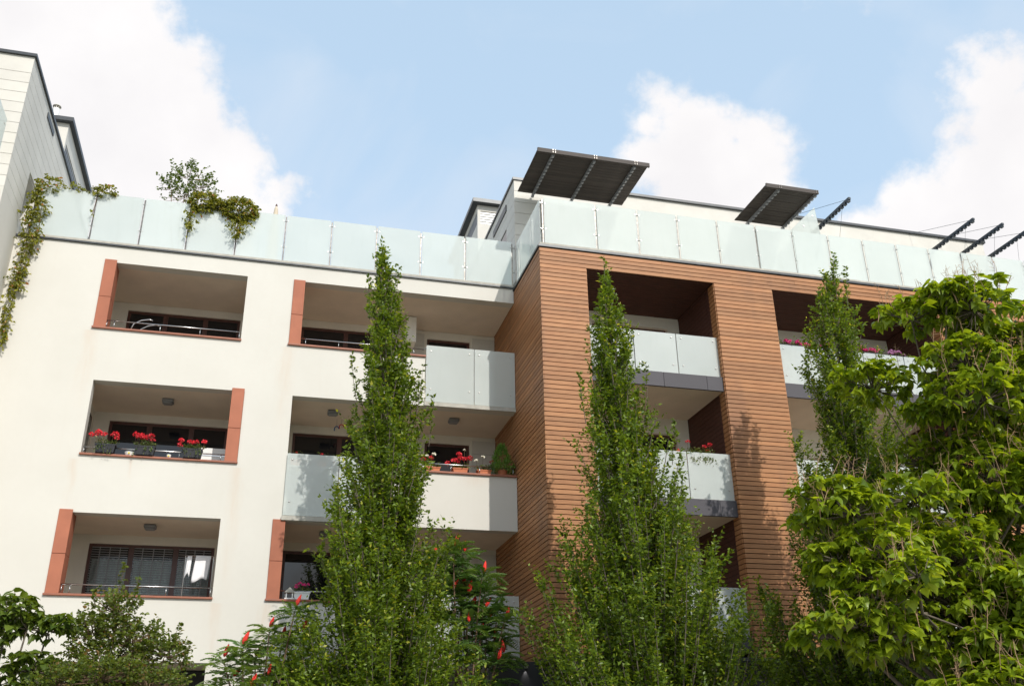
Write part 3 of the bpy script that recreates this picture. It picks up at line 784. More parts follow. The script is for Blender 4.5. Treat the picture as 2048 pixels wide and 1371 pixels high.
# ------------------------------------------------------------------ hornbeams
def hornbeam(label, base, prof, seed, nbr=330, shoots=(), size=.086):
    g = np.random.default_rng(seed)
    t = thing('hornbeam_tree', label, 'tree', (base[0], base[1], 0), 'columnar hornbeams in front of the building')
    z_ = np.array([p[0] for p in prof]); xl = np.array([p[1] for p in prof]); xr = np.array([p[2] for p in prof])
    H = z_[-1]; y0 = base[1]
    cx = lambda z: np.interp(z, z_, (xl+xr)/2); rr = lambda z: np.interp(z, z_, (xr-xl)/2*np.where(z_ < 4.6, 1.02, np.where(z_ < 7.2, .88, .82)))
    trunk = MB()
    pts = [(base[0], y0, 0)] + [(float(base[0]*(1-f)+cx(z)*f + g.normal(0, .02)), y0+float(g.normal(0, .02)), float(z)) for z, f in zip(np.linspace(.9, H*.97, 14), np.clip(np.linspace(.2, 1.3, 14), 0, 1))]
    trunk.tube(pts, [max(.006, .125*(1-p[2]/H)**.9) for p in pts], 8)
    tz = np.array([p[2] for p in pts]); tx = np.array([p[0] for p in pts])
    fol = Foliage(); A_, B_ = [], []
    ph = g.uniform(0, 6.28, 4)
    zg = np.linspace(1.7, H-.12, 200); cdf = np.cumsum((rr(zg)+.22)**1.25); cdf = cdf/cdf[-1]
    for k in range(nbr):
        z2 = float(np.interp((k+g.uniform())/nbr, cdf, zg))      # height of the branch tip
        az = k*2.39996 + g.normal(0, .35)
        lob = 1 + .16*math.sin(3*az+ph[0]+z2*1.7) + .13*math.sin(5*az+ph[1]-z2*2.9)
        u = 1-.62*g.uniform()**1.6
        R = float(rr(z2))*lob*u
        rise = g.uniform(.75, 1.25)*(.45+R*1.7)
        z1 = max(.7, z2-rise)
        s = np.array([np.interp(z1, tz, tx), y0, z1]); e = np.array([cx(z2)+R*math.cos(az), y0+R*math.sin(az), z2])
        mid = s*.5+e*.5; mid[:2] += (e-s)[:2]*.12; mid[2] -= rise*.10
        q1 = s*.25+mid*.5+e*.25
        trunk.tube([s, q1*.6+mid*.4, e*.6+mid*.4, e], [.024, .016, .009, .003], 4, False)
        L = np.linalg.norm(e-s); nt_ = int(6+L*10.5)
        f = g.uniform(.22, 1.0, nt_); f[:2] = 1.
        base_p = np.where(f[:,None] < .5, s+(mid-s)*(f[:,None]*2), mid+(e-mid)*((f[:,None]-.5)*2))
        ax = unit(e-mid); dirs = unit(ax[None,:]*.85 + rnd_dirs(nt_, g)*.62 + np.array([0,0,.30]))
        ln = g.uniform(.14, .42, nt_)*(.75+.35*min(1, R))
        A_.append(base_p); B_.append(base_p+dirs*ln[:,None])
    for (x, z0, z1) in shoots:                                   # upright whips standing clear of the crown
        p0 = np.array([x+g.normal(0, .03)-.1*np.sign(x-cx(z0)), y0-.1, z0-.4]); p1 = np.array([x, y0-.15, z1])
        trunk.tube([p0, p0*.5+p1*.5+g.normal(0, .02, 3), p1], [.008, .005, .002], 4, False)
        for f in np.linspace(.1, .97, int((z1-z0)/.07)+3):
            b = p0+(p1-p0)*f; d = rnd_dirs(1, g)[0]*.6+np.array([0,0,.7]); A_.append(b[None]); B_.append((b+unit(d)*.15*(1.25-f))[None])
    A, B = np.concatenate(A_), np.concatenate(B_)
    twig_leaves(fol, A, B, 8, size, g)
    trunk.build('trunk', MT['bark'], t, True)
    fol.build('crown', LEAF_V, LEAF_F, MT['hornbeam'], t)
    return t
hornbeam('slender columnar hornbeam in front of the cream wing', (2.5, -3.4),
    [(0, 1.9, 3.0), (1.37, 0.68, 3.95), (3.07, 0.51, 4.01), (3.69, 0.62, 3.95), (5.04, 0.9, 3.5), (6.46, 1.13, 3.39), (7.53, 1.29, 3.3), (8.6, 1.45, 3.07), (9.73, 1.65, 2.76), (10.75, 1.75, 2.48), (11.42, 1.83, 2.31), (11.99, 1.94, 2.12), (12.27, 2.01, 2.03)], 11, 560, shoots=((2.37, 11.09, 11.71), (1.72, 10.75, 11.31), (2.96, 8.71, 9.39), (1.47, 8.83, 9.5), (3.2, 8.04, 8.71)), size=.092)
hornbeam('leaning bushy columnar hornbeam before the left timber pier', (6.9, -5.5),
    [(0, 6.4, 7.4), (1.4, 5.1, 8.6), (2.9, 4.85, 8.7), (3.5, 4.85, 8.7), (4.4, 4.95, 8.45), (5.25, 5.15, 8.3), (6.2, 5.42, 7.7), (7.15, 5.6, 7.55), (7.9, 5.7, 7.2), (8.55, 5.78, 7.0), (9.3, 5.9, 6.93), (9.8, 6.05, 6.80), (10.5, 6.2, 6.58), (10.85, 6.3, 6.46), (11.0, 6.36, 6.40)], 23, 580,
    shoots=((7.05, 8.2, 8.95), (6.05, 9.5, 10.0), (5.65, 8.0, 8.6), (6.3, 10.5, 11.25), (7.6, 7.3, 7.8)))
hornbeam('columnar hornbeam before the right timber opening, partly behind the catalpa', (11.2, -5.5),
    [(0, 10.2, 11.4), (1.6, 9.1, 12.4), (3.5, 8.95, 12.6), (5.4, 9.6, 12.9), (7.5, 10.3, 13.0), (8.6, 10.6, 12.6), (9.7, 10.7, 12.4), (10.3, 10.95, 12.2), (10.9, 11.2, 12.0), (11.4, 11.45, 11.95), (11.8, 11.65, 11.85)], 37, 480,
    shoots=((11.78, 11.3, 12.05), (12.05, 11.1, 11.75), (11.45, 11.0, 11.45), (11.2, 10.4, 11.0), (10.75, 9.6, 10.1)))

# ------------------------------------------------------------------ catalpa at the right
def hearts(name, mat): 
    m = MB(); m.v = [tuple(v) for v in HEART_V]; m.f = list(HEART_F); return m.mesh(name, mat)
def broadleaf_tree(label, name, base, lobes, seed, ncl, size, matone, matmass, stalks=0, pods=0, nobj=300, tv=(HEART_V, HEART_F), cat='tree', clen=.34):
    g = np.random.default_rng(seed)
    t = thing(name, label, cat, (base[0], base[1], 0))
    trunk = MB()
    if len(lobes) > 10:                       # break each mass into uneven smaller ones
        sub = []
        for (x, y, z, a, b, c) in lobes:
            for k in range(4):
                o = g.normal(0, .5, 3); q = g.uniform(.38, .78); sub.append((x+o[0]*a, y+o[1]*b, z+o[2]*c, a*q, b*q, c*q*g.uniform(.7, 1.1)))
        lobes = sub
    top = max(l[2]+l[5] for l in lobes)
    fork = np.array([base[0], base[1], 1.6 if top > 6 else .5])
    trunk.tube([(base[0], base[1], 0), fork*.5+np.array([base[0]+.04, base[1], 0])*.5, fork], [.17*top/9, .14*top/9, .12*top/9], 8)
    P, D, N, S, T = [], [], [], [], []
    vol = np.array([(l[3]*l[4]*l[5])**.67 for l in lobes]); cnt = np.maximum(4, (ncl*vol/vol.sum()).astype(int))
    stalk = MB(); pod = MB(); cam_p = np.array([0, -21.75, 1.6])
    for li, l in enumerate(lobes):
        c = np.array(l[:3]); R = np.array(l[3:6])
        bmid = fork*.45+c*.55+np.array([0, 0, -.25])+g.normal(0, .1, 3)
        if len(lobes) <= 10: trunk.tube([fork, bmid, c-np.array([0,0,R[2]*.2])], [.075*top/9, .05*top/9, .025*top/9], 6, False)
        elif li % 4 == 0:
            m0 = fork*.6+c*.4+np.array([0, .5, .3])+g.normal(0, .15, 3); m1 = fork*.25+c*.75+np.array([0, .3, .1])+g.normal(0, .12, 3); hub = m1
            trunk.tube([fork, m0, m1, c], [.06, .042, .026, .012], 6, False)
        else: trunk.tube([hub, hub*.5+c*.5+g.normal(0, .12, 3), c], [.018, .014, .008], 5, False)
        for k in range(cnt[li]):
            d = rnd_dirs(1, g)[0]; 
            if d[2] < -.35 and g.uniform() < .6: d[2] *= -1
            tip = c+R*d*(g.uniform(.45, 1.08)**.7)
            o = c+(tip-c)*.15+np.array([0,0,-.1])
            if k % 2 == 0: trunk.tube([o, o*.4+tip*.6+np.array([0,0,-.06]), tip], [.014, .009, .005], 4, False)
            nl = int(g.integers(5, 9)); az = np.arange(nl)*2.4+g.uniform(0, 6)
            outd = unit((tip-c)/R)
            dd = np.stack([np.cos(az), np.sin(az), np.full(nl, -.38)], 1)+outd*.55+g.normal(0, .25, (nl, 3)); dd[:, 2] -= .15
            dd = unit(dd)
            p = tip+dd*np.array([1,1,.3])*(clen*size*g.uniform(.15, 1.0, (nl,1)))+np.array([0,0,1.])*g.uniform(-.35, .15, (nl,1))*size
            nn = np.array([0,0,1.])+dd*.55*np.array([1,1,0])+g.normal(0, .42, (nl, 3))
            P.append(p); D.append(dd); N.append(nn); S.append(size*g.uniform(.42, 1.25, nl)); T.append(np.clip(g.beta(1.3, 1.4, nl), 0, 1))
            if stalks and g.uniform() < stalks and outd[2] > -.2:
                e = tip+outd*.25*size+np.array([g.normal(0, .12), g.normal(0, .1), g.uniform(.25, .5)])
                stalk.tube([tip, tip*.5+e*.5+g.normal(0, .02, 3), e], [.006, .005, .003], 4, False)
                for q in range(5):
                    f = .35+.13*q; b = tip+(e-tip)*f; stalk.tube([b, b+rnd_dirs(1, g)[0]*.10+np.array([0,0,.05])], [.004, .002], 3, False)
            if pods and g.uniform() < pods and outd[1] < .2:
                e = tip+np.array([g.normal(0, .05), g.normal(0, .05), -g.uniform(.25, .45)])
                pod.tube([tip, tip*.5+e*.5+np.array([.02, 0, 0]), e], [.006, .009, .003], 5, False)
    P, D, N, S, T = [np.concatenate(a) for a in (P, D, N, S, T)]
    # the leaves that show largest: near the lens side and outermost
    toc = unit(cam_p-np.array(base+(top*.5,)))
    score = (P-P.mean(0))@toc*.9 + S*2.0 + g.uniform(0, .5, len(P)) + .18*P[:, 2]
    order = np.argsort(-score); big = order[:nobj]; rest = order[nobj:]
    X, Dn, Nn = leaf_frames(D, N)
    lm = MB(); lm.v = [tuple(v) for v in tv[0]]; lm.f = list(tv[1]); lme = lm.mesh('leaf', matone, True)
    for i in big:
        mw = Matrix(((X[i,0], Dn[i,0], Nn[i,0], 0), (X[i,1], Dn[i,1], Nn[i,1], 0), (X[i,2], Dn[i,2], Nn[i,2], 0), (0,0,0,1)))
        mw = Matrix.Translation(P[i]) @ mw @ Matrix.Scale(float(S[i]), 4)
        link('leaf', lme, t, mw)
    trunk.build('trunk', MT['bark'], t, True)
    o = link('crown', leaf_mesh('crown', P[rest], D[rest], N[rest], S[rest], tv[0], tv[1], matmass, T[rest]), t); o['kind'] = 'stuff'
    if stalk.v: tag(stalk.build('seed_stalks', MT['stalk'], t), kind='stuff')
    if pod.v: tag(pod.build('seed_pods', MT['stalk'], t), kind='stuff')
    return t
broadleaf_tree('large-leaved catalpa with tan seed stalks filling the right side', 'catalpa_tree', (11.3, -8.6), [
    (11.45, -9.0, 9.15, .95, .8, .62), (12.6, -8.9, 8.75, .9, .8, .6), (10.6, -9.0, 7.55, 1.15, .9, .55), (11.9, -9.1, 7.6, 1.2, 1.0, .85), (13.2, -8.8, 7.4, 1.2, 1.0, 1.1),
    (9.1, -9.0, 5.15, 1.15, .9, .55), (10.4, -9.2, 5.3, 1.1, 1.0, .75), (11.8, -9.3, 5.9, 1.3, 1.0, .9), (8.6, -9.0, 4.35, .85, .8, .5), (9.6, -9.4, 4.2, 1.1, .9, .7), (11.0, -9.5, 4.2, 1.2, 1.0, .8),
    (12.6, -9.3, 4.8, 1.3, 1.1, 1.2), (9.3, -9.2, 3.2, .9, .8, .5), (10.6, -9.6, 3.0, 1.2, .9, .7), (12.2, -9.5, 3.0, 1.3, 1.0, .8),
    (8.9, -9.2, 3.7, .8, .8, .5), (10.2, -9.6, 3.5, 1.0, .9, .6), (11.6, -9.7, 3.5, 1.1, .9, .6), (11.2, -9.8, 2.4, 1.2, .9, .5), (9.8, -9.7, 2.5, 1.0, .8, .5), (13.2, -9.2, 6.0, 1.1, 1.0, 1.0)],
    5, 5600, .155, MT['catalpa_one'], MT['catalpa'], stalks=.16, pods=.05)

# ------------------------------------------------------------------ lower left: broad-leaved tree and shrubs
broadleaf_tree('small tree with broad dark leaves in the bottom left corner', 'broadleaf_tree', (-3.9, -4.2), [
    (-3.85, -4.2, 4.10, .40, .5, .34), (-3.22, -4.2, 3.92, .44, .45, .20), (-3.55, -4.2, 3.95, .4, .4, .2), (-4.2, -4.1, 3.7, .5, .5, .3), (-3.4, -4.2, 3.3, .40, .5, .22), (-4.1, -4.3, 3.15, .6, .5, .3), (-3.6, -4.2, 2.6, .8, .6, .45), (-4.6, -4.2, 2.9, .6, .5, .5)],
    9, 420, .135, MT['bigleaf'], MT['bigleaf_t'], nobj=260, tv=(HEART_V, HEART_F))
def shrub(label, name, base, lobes, seed, ntw, size, mat, shoots=(), group=None, cat='shrub', tv=(OVAL_V, OVAL_F), nl=7):
    g = np.random.default_rng(seed)
    t = thing(name, label, cat, (base[0], base[1], base[2] if len(base) > 2 else 0), group)
    zb = base[2] if len(base) > 2 else 0
    stem = MB(); fol = Foliage(); A_, B_ = [], []
    vol = np.array([(l[3]*l[4]*l[5])**.67 for l in lobes]); cnt = np.maximum(5, (ntw*vol/vol.sum()).astype(int))
    for li, l in enumerate(lobes):
        c = np.array(l[:3]); R = np.array(l[3:6])
        root = np.array([base[0]+g.normal(0, .05), base[1]+g.normal(0, .05), zb])
        stem.tube([root, root*.4+c*.6+g.normal(0, .05, 3), c], [.022, .015, .008], 5, False)
        d = rnd_dirs(cnt[li], g); d[:, 2] = np.where((d[:, 2] < -.3), -d[:, 2], d[:, 2])
        rr_ = g.uniform(.35, 1.0, (cnt[li], 1))**.6*(1+.15*np.sin(7*d[:, :1]+3*d[:, 2:]+li))
        a = c+d*R*rr_; b = a+unit(d+rnd_dirs(cnt[li], g)*.7+np.array([0,0,.45]))*g.uniform(.6, 1.4, (cnt[li], 1))*size*2.6
        A_.append(a); B_.append(b)
        for q in range(0, cnt[li], 3): stem.tube([c+(a[q]-c)*.2, a[q], b[q]], [.008, .005, .002], 3, False)
    for (x, y, z0, z1, lean) in shoots:
        p0 = np.array([x, y, z0-.3]); p1 = np.array([x+lean, y, z1])
        stem.tube([p0, p0*.5+p1*.5+g.normal(0, .02, 3), p1], [.008, .006, .002], 4, False)
        for f in np.linspace(.1, .98, int((z1-z0)/.06)+4):
            b = p0+(p1-p0)*f; dd = rnd_dirs(1, g)[0]*.8+np.array([0,0,.4]); A_.append(b[None]); B_.append((b+unit(dd)*size*1.2*(1.2-f*.6))[None])
    twig_leaves(fol, np.concatenate(A_), np.concatenate(B_), nl, size, g)
    stem.build('stems', MT['twig'], t); fol.build('foliage', tv[0], tv[1], mat, t)
    return t
shrub('rounded small-leaved shrub with tall upright shoots below the towel loggia', 'tall_shrub', (-2.3, -4.0), [
    (-2.25, -4.0, 4.15, .34, .4, .28), (-2.55, -4.0, 3.75, .5, .5, .35), (-1.95, -4.0, 3.65, .5, .5, .35), (-2.3, -4.0, 3.3, .85, .6, .4), (-1.4, -4.0, 3.45, .42, .5, .3), (-2.2, -4.1, 2.6, 1.3, .7, .6)],
    3, 1300, .066, MT['bush'], shoots=((-2.32, -4, 4.3, 5.0, .1), (-2.1, -4, 4.2, 4.75, .12), (-2.68, -4, 3.95, 4.6, .06), (-2.55, -4, 3.9, 4.3, .12), (-2.85, -4, 3.7, 4.15, -.02), (-1.35, -4, 3.6, 4.05, .14), (-1.15, -4, 3.4, 3.75, .14)))
shrub('low brownish-green shrub mass along the bottom left edge', 'low_shrub', (-2.4, -4.9), [
    (-2.85, -4.9, 2.9, .35, .5, .25), (-2.2, -4.9, 3.0, .7, .5, .30), (-1.5, -4.9, 2.85, .6, .5, .30), (-2.3, -5, 2.4, 1.2, .6, .4)], 4, 900, .062, MT['bush'])

# ------------------------------------------------------------------ staghorn sumacs
def frond_mesh(seed):
    g = np.random.default_rng(seed); m = MB(); n = 9; L = .42
    pts = [Vector((0, L*f, .10*math.sin(f*1.9)-.20*f*f)) for f in np.linspace(0, 1, 6)]
    m.tube(pts, [.004, .004, .003, .003, .002, .001], 3, False)
    for k in range(n):
        f = .18+.8*k/n; p = Vector((0, L*f, .10*math.sin(f*1.9)-.20*f*f)); ln = .115*math.sin(.55+f*2.1)
        for s in (-1, 1):
            d = Vector((s*.9, .42, -.32+float(g.normal(0, .08)))).normalized(); wv = Vector((0, 1, .15))*.021
            q = [p, p+d*ln*.4+wv, p+d*ln, p+d*ln*.4-wv]; m.poly(q if s > 0 else q[::-1])
    return m.mesh('frond', MT['sumac'])
FRONDS = [frond_mesh(i) for i in range(4)]
def cone_mesh():
    m = MB(); prof = [(.004, 0), (.022, .02), (.03, .055), (.028, .09), (.02, .13), (.008, .165), (.002, .18)]
    m.lathe((0,0,0), prof, 7); return m.mesh('seed_cone', MT['cone'])
CONE = cone_mesh()
def sumac(label, base, tips, seed, nf=12):
    g = np.random.default_rng(seed)
    t = thing('sumac_shrub', label, 'shrub', (base[0], base[1], 0), 'staghorn sumacs beside the left hornbeam')
    st = MB(); mass = MB()
    for (x, z, cone) in tips:
        y = base[1]+g.normal(0, .25); tip = np.array([x, y, z]); rt_ = np.array([base[0]+g.normal(0, .2), base[1]+g.normal(0, .15), 0])
        st.tube([rt_, rt_*.6+tip*.4+g.normal(0, .08, 3), tip*.85+rt_*.15+np.array([0,0,.1]), tip], [.035, .026, .016, .010], 6, False)
        for k in range(nf):
            az = k*2.4+g.uniform(0, .6); el = g.uniform(-.15, .75)
            d = Vector((math.cos(az)*math.cos(el), math.sin(az)*math.cos(el), math.sin(el)))
            q = d.to_track_quat('Y', 'Z').to_matrix().to_4x4()
            link('frond', FRONDS[k % 4], t, Matrix.Translation(tip+np.array([0,0,-.25*g.uniform()*(k/nf)])) @ q @ Matrix.Scale(float(g.uniform(.95, 1.4)), 4))
        ex = []
        for k in range(8):
            az = k*2.4+g.uniform(0, 1.5); el = g.uniform(-.2, .6)
            d = Vector((math.cos(az)*math.cos(el), math.sin(az)*math.cos(el), math.sin(el)))
            mw = Matrix.Translation(tip+np.array([g.normal(0, .12), g.normal(0, .12), -.7*g.uniform()])) @ d.to_track_quat('Y', 'Z').to_matrix().to_4x4() @ Matrix.Scale(float(g.uniform(.9, 1.35)), 4)
            me = FRONDS[k % 4]; b0 = len(mass.v)
            mass.v += [tuple(mw @ v.co) for v in me.vertices]; mass.f += [tuple(b0+i for i in p.vertices) for p in me.polygons]
        if cone:
            tl = Matrix.Rotation(float(g.normal(.25, .2)), 4, 'Y') @ Matrix.Rotation(float(g.normal(0, .25)), 4, 'X')
            link('seed_cone', CONE, t, Matrix.Translation(tip+np.array([0, -.16, .06])) @ tl @ Matrix.Scale(float(g.uniform(1.2, 1.65)), 4))
    st.build('stems', MT['twig'], t, True); tag(mass.build('fronds', MT['sumac'], t), kind='stuff')
    return t
sumac('sumac with red seed cones right of the left hornbeam, by the glass balcony', (4.1, -2.4),
    [(3.47, 5.57, 1), (3.82, 5.75, 1), (4.08, 5.71, 1), (3.25, 5.32, 1), (4.39, 5.21, 1), (3.84, 4.95, 1), (4.08, 5.03, 1), (4.25, 4.64, 1), (4.52, 4.61, 1), (4.77, 4.59, 0), (4.13, 4.28, 1), (4.44, 4.10, 1), (4.70, 3.99, 1), (4.87, 4.37, 1), (4.33, 3.61, 0), (4.70, 3.56, 1), (3.92, 3.87, 0), (3.72, 4.49, 0), (4.59, 3.15, 0), (4.02, 5.32, 0), (4.49, 4.95, 0), (4.59, 4.39, 1), (4.87, 3.72, 1), (4.15, 4.85, 1)], 71)
sumac('sumac with red seed cones left of the left hornbeam, at the bottom', (.3, -2.4),
    [(0.31, 4.08, 1), (0.74, 4.44, 1), (-0.15, 3.77, 1), (-0.46, 3.56, 1), (0.10, 3.61, 1), (0.57, 3.92, 1), (0.93, 4.03, 1), (-0.26, 3.25, 1), (0.36, 3.25, 1), (0.77, 3.46, 0), (-0.52, 3.04, 0), (0.05, 3.04, 1), (0.62, 2.94, 0), (-0.10, 3.46, 0)], 72, 12)

# ------------------------------------------------------------------ creepers and roof plants
def creeper(label, strands, blobs, seed, base, size=.085):
    g = np.random.default_rng(seed)
    t = thing('creeper', label, 'climbing plant', base, 'creepers on the terrace glass')
    st = MB(); fol = Foliage(); A_, B_ = [], []
    for pts, wdt, n in strands:
        pts = np.array(pts, float); seg = np.linspace(0, len(pts)-1, 12)
        cur = np.stack([np.interp(seg, np.arange(len(pts)), pts[:, i]) for i in range(3)], 1)
        st.tube(cur, .007, 4, False)
        f = g.uniform(0, 1, n); a = np.stack([np.interp(f*(len(pts)-1), np.arange(len(pts)), pts[:, i]) for i in range(3)], 1)
        w_ = np.interp(f, np.linspace(0, 1, len(wdt)), wdt)
        a += np.stack([g.normal(0, 1, n)*w_, -np.abs(g.normal(0, .06, n)), g.normal(0, .05, n)], 1)
        A_.append(a); B_.append(a+np.stack([g.normal(0, .06, n), -np.abs(g.normal(.04, .04, n)), -np.abs(g.normal(.06, .05, n))], 1))
    for (x, y, z, rx, ry, rz, n) in blobs:
        d = rnd_dirs(n, g); a = np.array([x, y, z])+d*np.array([rx, ry, rz])*g.uniform(.4, 1, (n, 1))**.5
        A_.append(a); B_.append(a+unit(d+np.array([0, -.4, -.2]))*.10)
    twig_leaves(fol, np.concatenate(A_), np.concatenate(B_), 4, size, g, flat=.25, droop=.6)
    st.build('stems', MT['twig'], t); fol.build('foliage', OVAL_V, OVAL_F, MT['creeper'], t)
creeper('creeper hanging in a long tail down the cream wall beside the tower',
    [([(-5.95, -.10, 14.7), (-5.92, -.14, 14.0), (-5.95, -.1, 13.3), (-5.98, -.08, 12.4), (-6.0, -.07, 11.4), (-6.02, -.06, 10.5)], (.04, .10, .11, .06, .035, .02), 330),
     ([(-5.80, -.12, 14.2), (-5.75, -.1, 13.4), (-5.85, -.08, 12.6), (-5.92, -.07, 11.9)], (.06, .06, .03, .02), 90)],
    [(-5.75, .02, 14.85, .28, .15, .16, 70), (-5.9, -.05, 14.1, .2, .12, .3, 60)], 31, (-5.95, 0, 13.4), .075)
creeper('small tuft of creeper spilling over the second roof-edge glass panel', [([(-5.3, .1, 14.80), (-5.0, .1, 14.82), (-4.6, .05, 14.83)], (.03, .03, .03), 10), ([(-4.62, -.02, 14.8), (-4.66, -.03, 14.4), (-4.68, -.04, 14.1)], (.02, .02, .01), 8)],
    [(-5.2, .1, 14.86, .14, .12, .06, 26), (-4.5, .05, 14.84, .22, .14, .12, 80)], 32, (-4.7, .1, 13.4), .07)
creeper('thick dark creeper clump draped over the glass panels below the roof tree', [([(-2.0, -.02, 14.8), (-2.42, -.04, 14.5), (-2.42, -.04, 13.9)], (.2, .08, .02), 80), ([(-1.2, -.03, 14.7), (-1.22, -.05, 14.3), (-1.28, -.05, 13.9)], (.25, .14, .02), 110)],
    [(-2.15, .0, 14.85, .34, .2, .22, 330), (-1.28, .0, 14.75, .42, .2, .28, 520), (-1.75, .05, 14.85, .3, .15, .10, 100)], 33, (-1.7, .1, 13.4), .07)
shrub('small loose-leaved tree growing on the roof terrace above the creeper', 'roof_tree', (-2.8, 2.0, 13.35), [(-2.85, 2.0, 16.75, .5, .4, .42), (-3.25, 2.0, 16.35, .42, .4, .3), (-2.5, 2.0, 16.45, .42, .4, .4), (-2.85, 2, 16.1, .5, .4, .3)], 6, 170, .08, MT['rooftree'], cat='tree', nl=6)
pa = thing('parasol', 'tip of a closed beige parasol rising behind the terrace glass', 'parasol', (-.42, 3.0, 13.35))
MB().lathe((-.44, 3.0, 14.4), [(.10, 0), (.17, .6), (.13, 1.6), (.05, 2.35), (.02, 2.44)], 10).build('canopy', MT['beige'], pa, True)
MB().tube([(-.44, 3.0, 13.35), (-.44, 3.0, 14.4)], .025, 8).build('pole', MT['frame'], pa); MB().lathe((-.44, 3.0, 16.84), [(.03, 0), (.03, .03), (.008, .08)], 8).build('finial', MT['frame'], pa)

# ------------------------------------------------------------------ flowers and small things
def blob_mesh(name, mat, r=1., seed=0):
    g = np.random.default_rng(seed); P, D, N, S, T = [], [], [], [], []
    d = rnd_dirs(34, g); d[:, 2] = np.abs(d[:, 2])*1.0-.25
    fol = d*.75*r
    return leaf_mesh(name, fol, unit(d+rnd_dirs(34, g)*.8), d+rnd_dirs(34, g)*.3, np.full(34, .75*r), LEAF_V*np.array([1.7, 1, 1]), LEAF_F, mat, np.zeros(34))
RED = [blob_mesh('bloom', MT['red'], 1, i) for i in range(3)]; PNK = [blob_mesh('bloom', MT['pink'], 1, i+5) for i in range(3)]
IVO = [blob_mesh('bloom', MT['ivorypetal'], 1, 9)]; LIL = [blob_mesh('bloom', MT['lilac'], 1, 12)]
def planter(label, x0, x1, z0, h, y, potmat, blooms, seed, foliage_h=.14, name='flower_box', spread=.06, group=None, pot=True, trail=0, depth=.17, leafs=1.0):
    g = np.random.default_rng(seed)
    t = thing(name, label, 'planter', ((x0+x1)/2, y, z0), group)
    ym = y
    if pot:
        m = MB(); ti = .025
        m.prism([(x0+ti, y-depth/2, z0), (x1-ti, y-depth/2, z0), (x1, y-depth/2-.0, z0+h), (x0, y-depth/2, z0+h)], (0, depth, 0))
        m.box(x0-.008, x1+.008, y-depth/2-.01, y+depth/2+.01, z0+h-.03, z0+h)
        if potmat is MT['blackpot']:
            k = x0+.05
            while k < x1-.04: m.box(k, k+.018, y-depth/2-.012, y-depth/2-.0005, z0+.015, z0+h-.031); k += .05
        m.build('trough', potmat, t); box('soil', MT['soil'], t, x0+.03, x1-.03, y-depth/2+.02, y+depth/2-.02, z0+h+.0005, z0+h+.01)
    n = int(38*(x1-x0)/.4*leafs); a = np.stack([g.uniform(x0, x1, n), y+g.normal(0, .05, n), np.full(n, z0+h)], 1)
    b = a+np.stack([g.normal(0, spread, n), g.normal(-.02, .05, n), g.uniform(.2, 1, n)*foliage_h], 1)
    fol = Foliage(); twig_leaves(fol, a, b, 5, .045, g, flat=.6)
    if trail:
        a = np.stack([g.uniform(x0, x1, trail), np.full(trail, y-.09), np.full(trail, z0+h)], 1); b = a+np.stack([g.normal(0, .05, trail), np.full(trail, -.06), -g.uniform(.08, .28, trail)], 1)
        twig_leaves(fol, a, b, 7, .038, g, flat=.3, droop=.5)
    fol.build('foliage', OVAL_V, OVAL_F, MT['potleaf'], t)
    for (bx, bz, meshes, r) in blooms:
        yy = y-.05+float(g.normal(0, .03))
        o = link('bloom', meshes[int(g.integers(len(meshes)))], t, Matrix.Translation((bx, yy, bz)) @ Matrix.Rotation(float(g.uniform(0, 6)), 4, 'Z') @ Matrix.Scale(r, 4))
        MB().tube([(bx, yy, bz), (bx+float(g.normal(0, .02)), y, z0+h)], .004, 3, False).build('stem', MT['twig'], t)
def geranium(x0, x1, zt, n, seed):
    g = np.random.default_rng(seed)
    return [(float(g.uniform(x0, x1)), float(zt+g.normal(0, .035)), RED, float(g.uniform(.045, .062))) for _ in range(n)]
planter('black trough of red geraniums at the left end of the middle loggia sill', -3.72, -3.30, 8.15, .20, .0, MT['blackpot'], geranium(-3.85, -3.28, 8.56, 9, 1), 41, group='black geranium troughs', trail=8)
planter('black trough of red geraniums in the middle of the middle loggia sill', -2.89, -2.47, 8.15, .21, .0, MT['blackpot'], geranium(-2.98, -2.35, 8.57, 11, 2), 42, group='black geranium troughs', trail=6)
planter('black trough of red geraniums nearest the terracotta pillar on the sill', -1.88, -1.46, 8.15, .21, .0, MT['blackpot'], geranium(-2.0, -1.42, 8.53, 8, 3), 43, group='black geranium troughs', trail=7)
planter('clay trough with a full head of red geraniums on the second-floor parapet', 4.33, 4.70, 8.205, .13, .14, MT['claypot'], geranium(4.30, 4.70, 8.56, 7, 4)+[(4.76, 8.6, RED, .06), (4.2, 8.43, RED, .06), (4.48, 8.68, RED, .06)], 44, group='clay troughs on the parapet')
planter('clay trough with white roses beside the little conifer on the parapet', 4.94, 5.28, 8.205, .12, .14, MT['claypot'], [(4.93, 8.56, IVO, .05), (5.08, 8.64, IVO, .045), (5.27, 8.53, RED, .03), (5.33, 8.55, RED, .03), (4.62, 8.80, IVO, .03)], 45, group='clay troughs on the parapet')
planter('clay trough with red and white flowers half hidden by the hornbeam on the parapet', 3.66, 4.02, 8.205, .12, .14, MT['claypot'], [(3.70, 8.58, IVO, .05), (3.80, 8.55, RED, .05), (3.86, 8.62, IVO, .05), (3.62, 8.52, RED, .05)], 46, group='clay troughs on the parapet')
planter('red geraniums spilling over the glass of the second timber balcony', 9.42, 10.08, 8.12, .17, -2.17, MT['claypot'], [(9.47, 8.60, RED, .05), (9.88, 8.50, RED, .05), (10.01, 8.55, RED, .05), (9.95, 8.40, RED, .04), (9.2, 8.36, RED, .04)], 47, trail=26, foliage_h=.2, leafs=1.2)
def petunias(x0, x1, zt, n, seed, ms):
    g = np.random.default_rng(seed)
    return [(float(g.uniform(x0, x1)), float(zt+g.normal(0, .03)), ms, float(g.uniform(.05, .07))) for _ in range(n)]
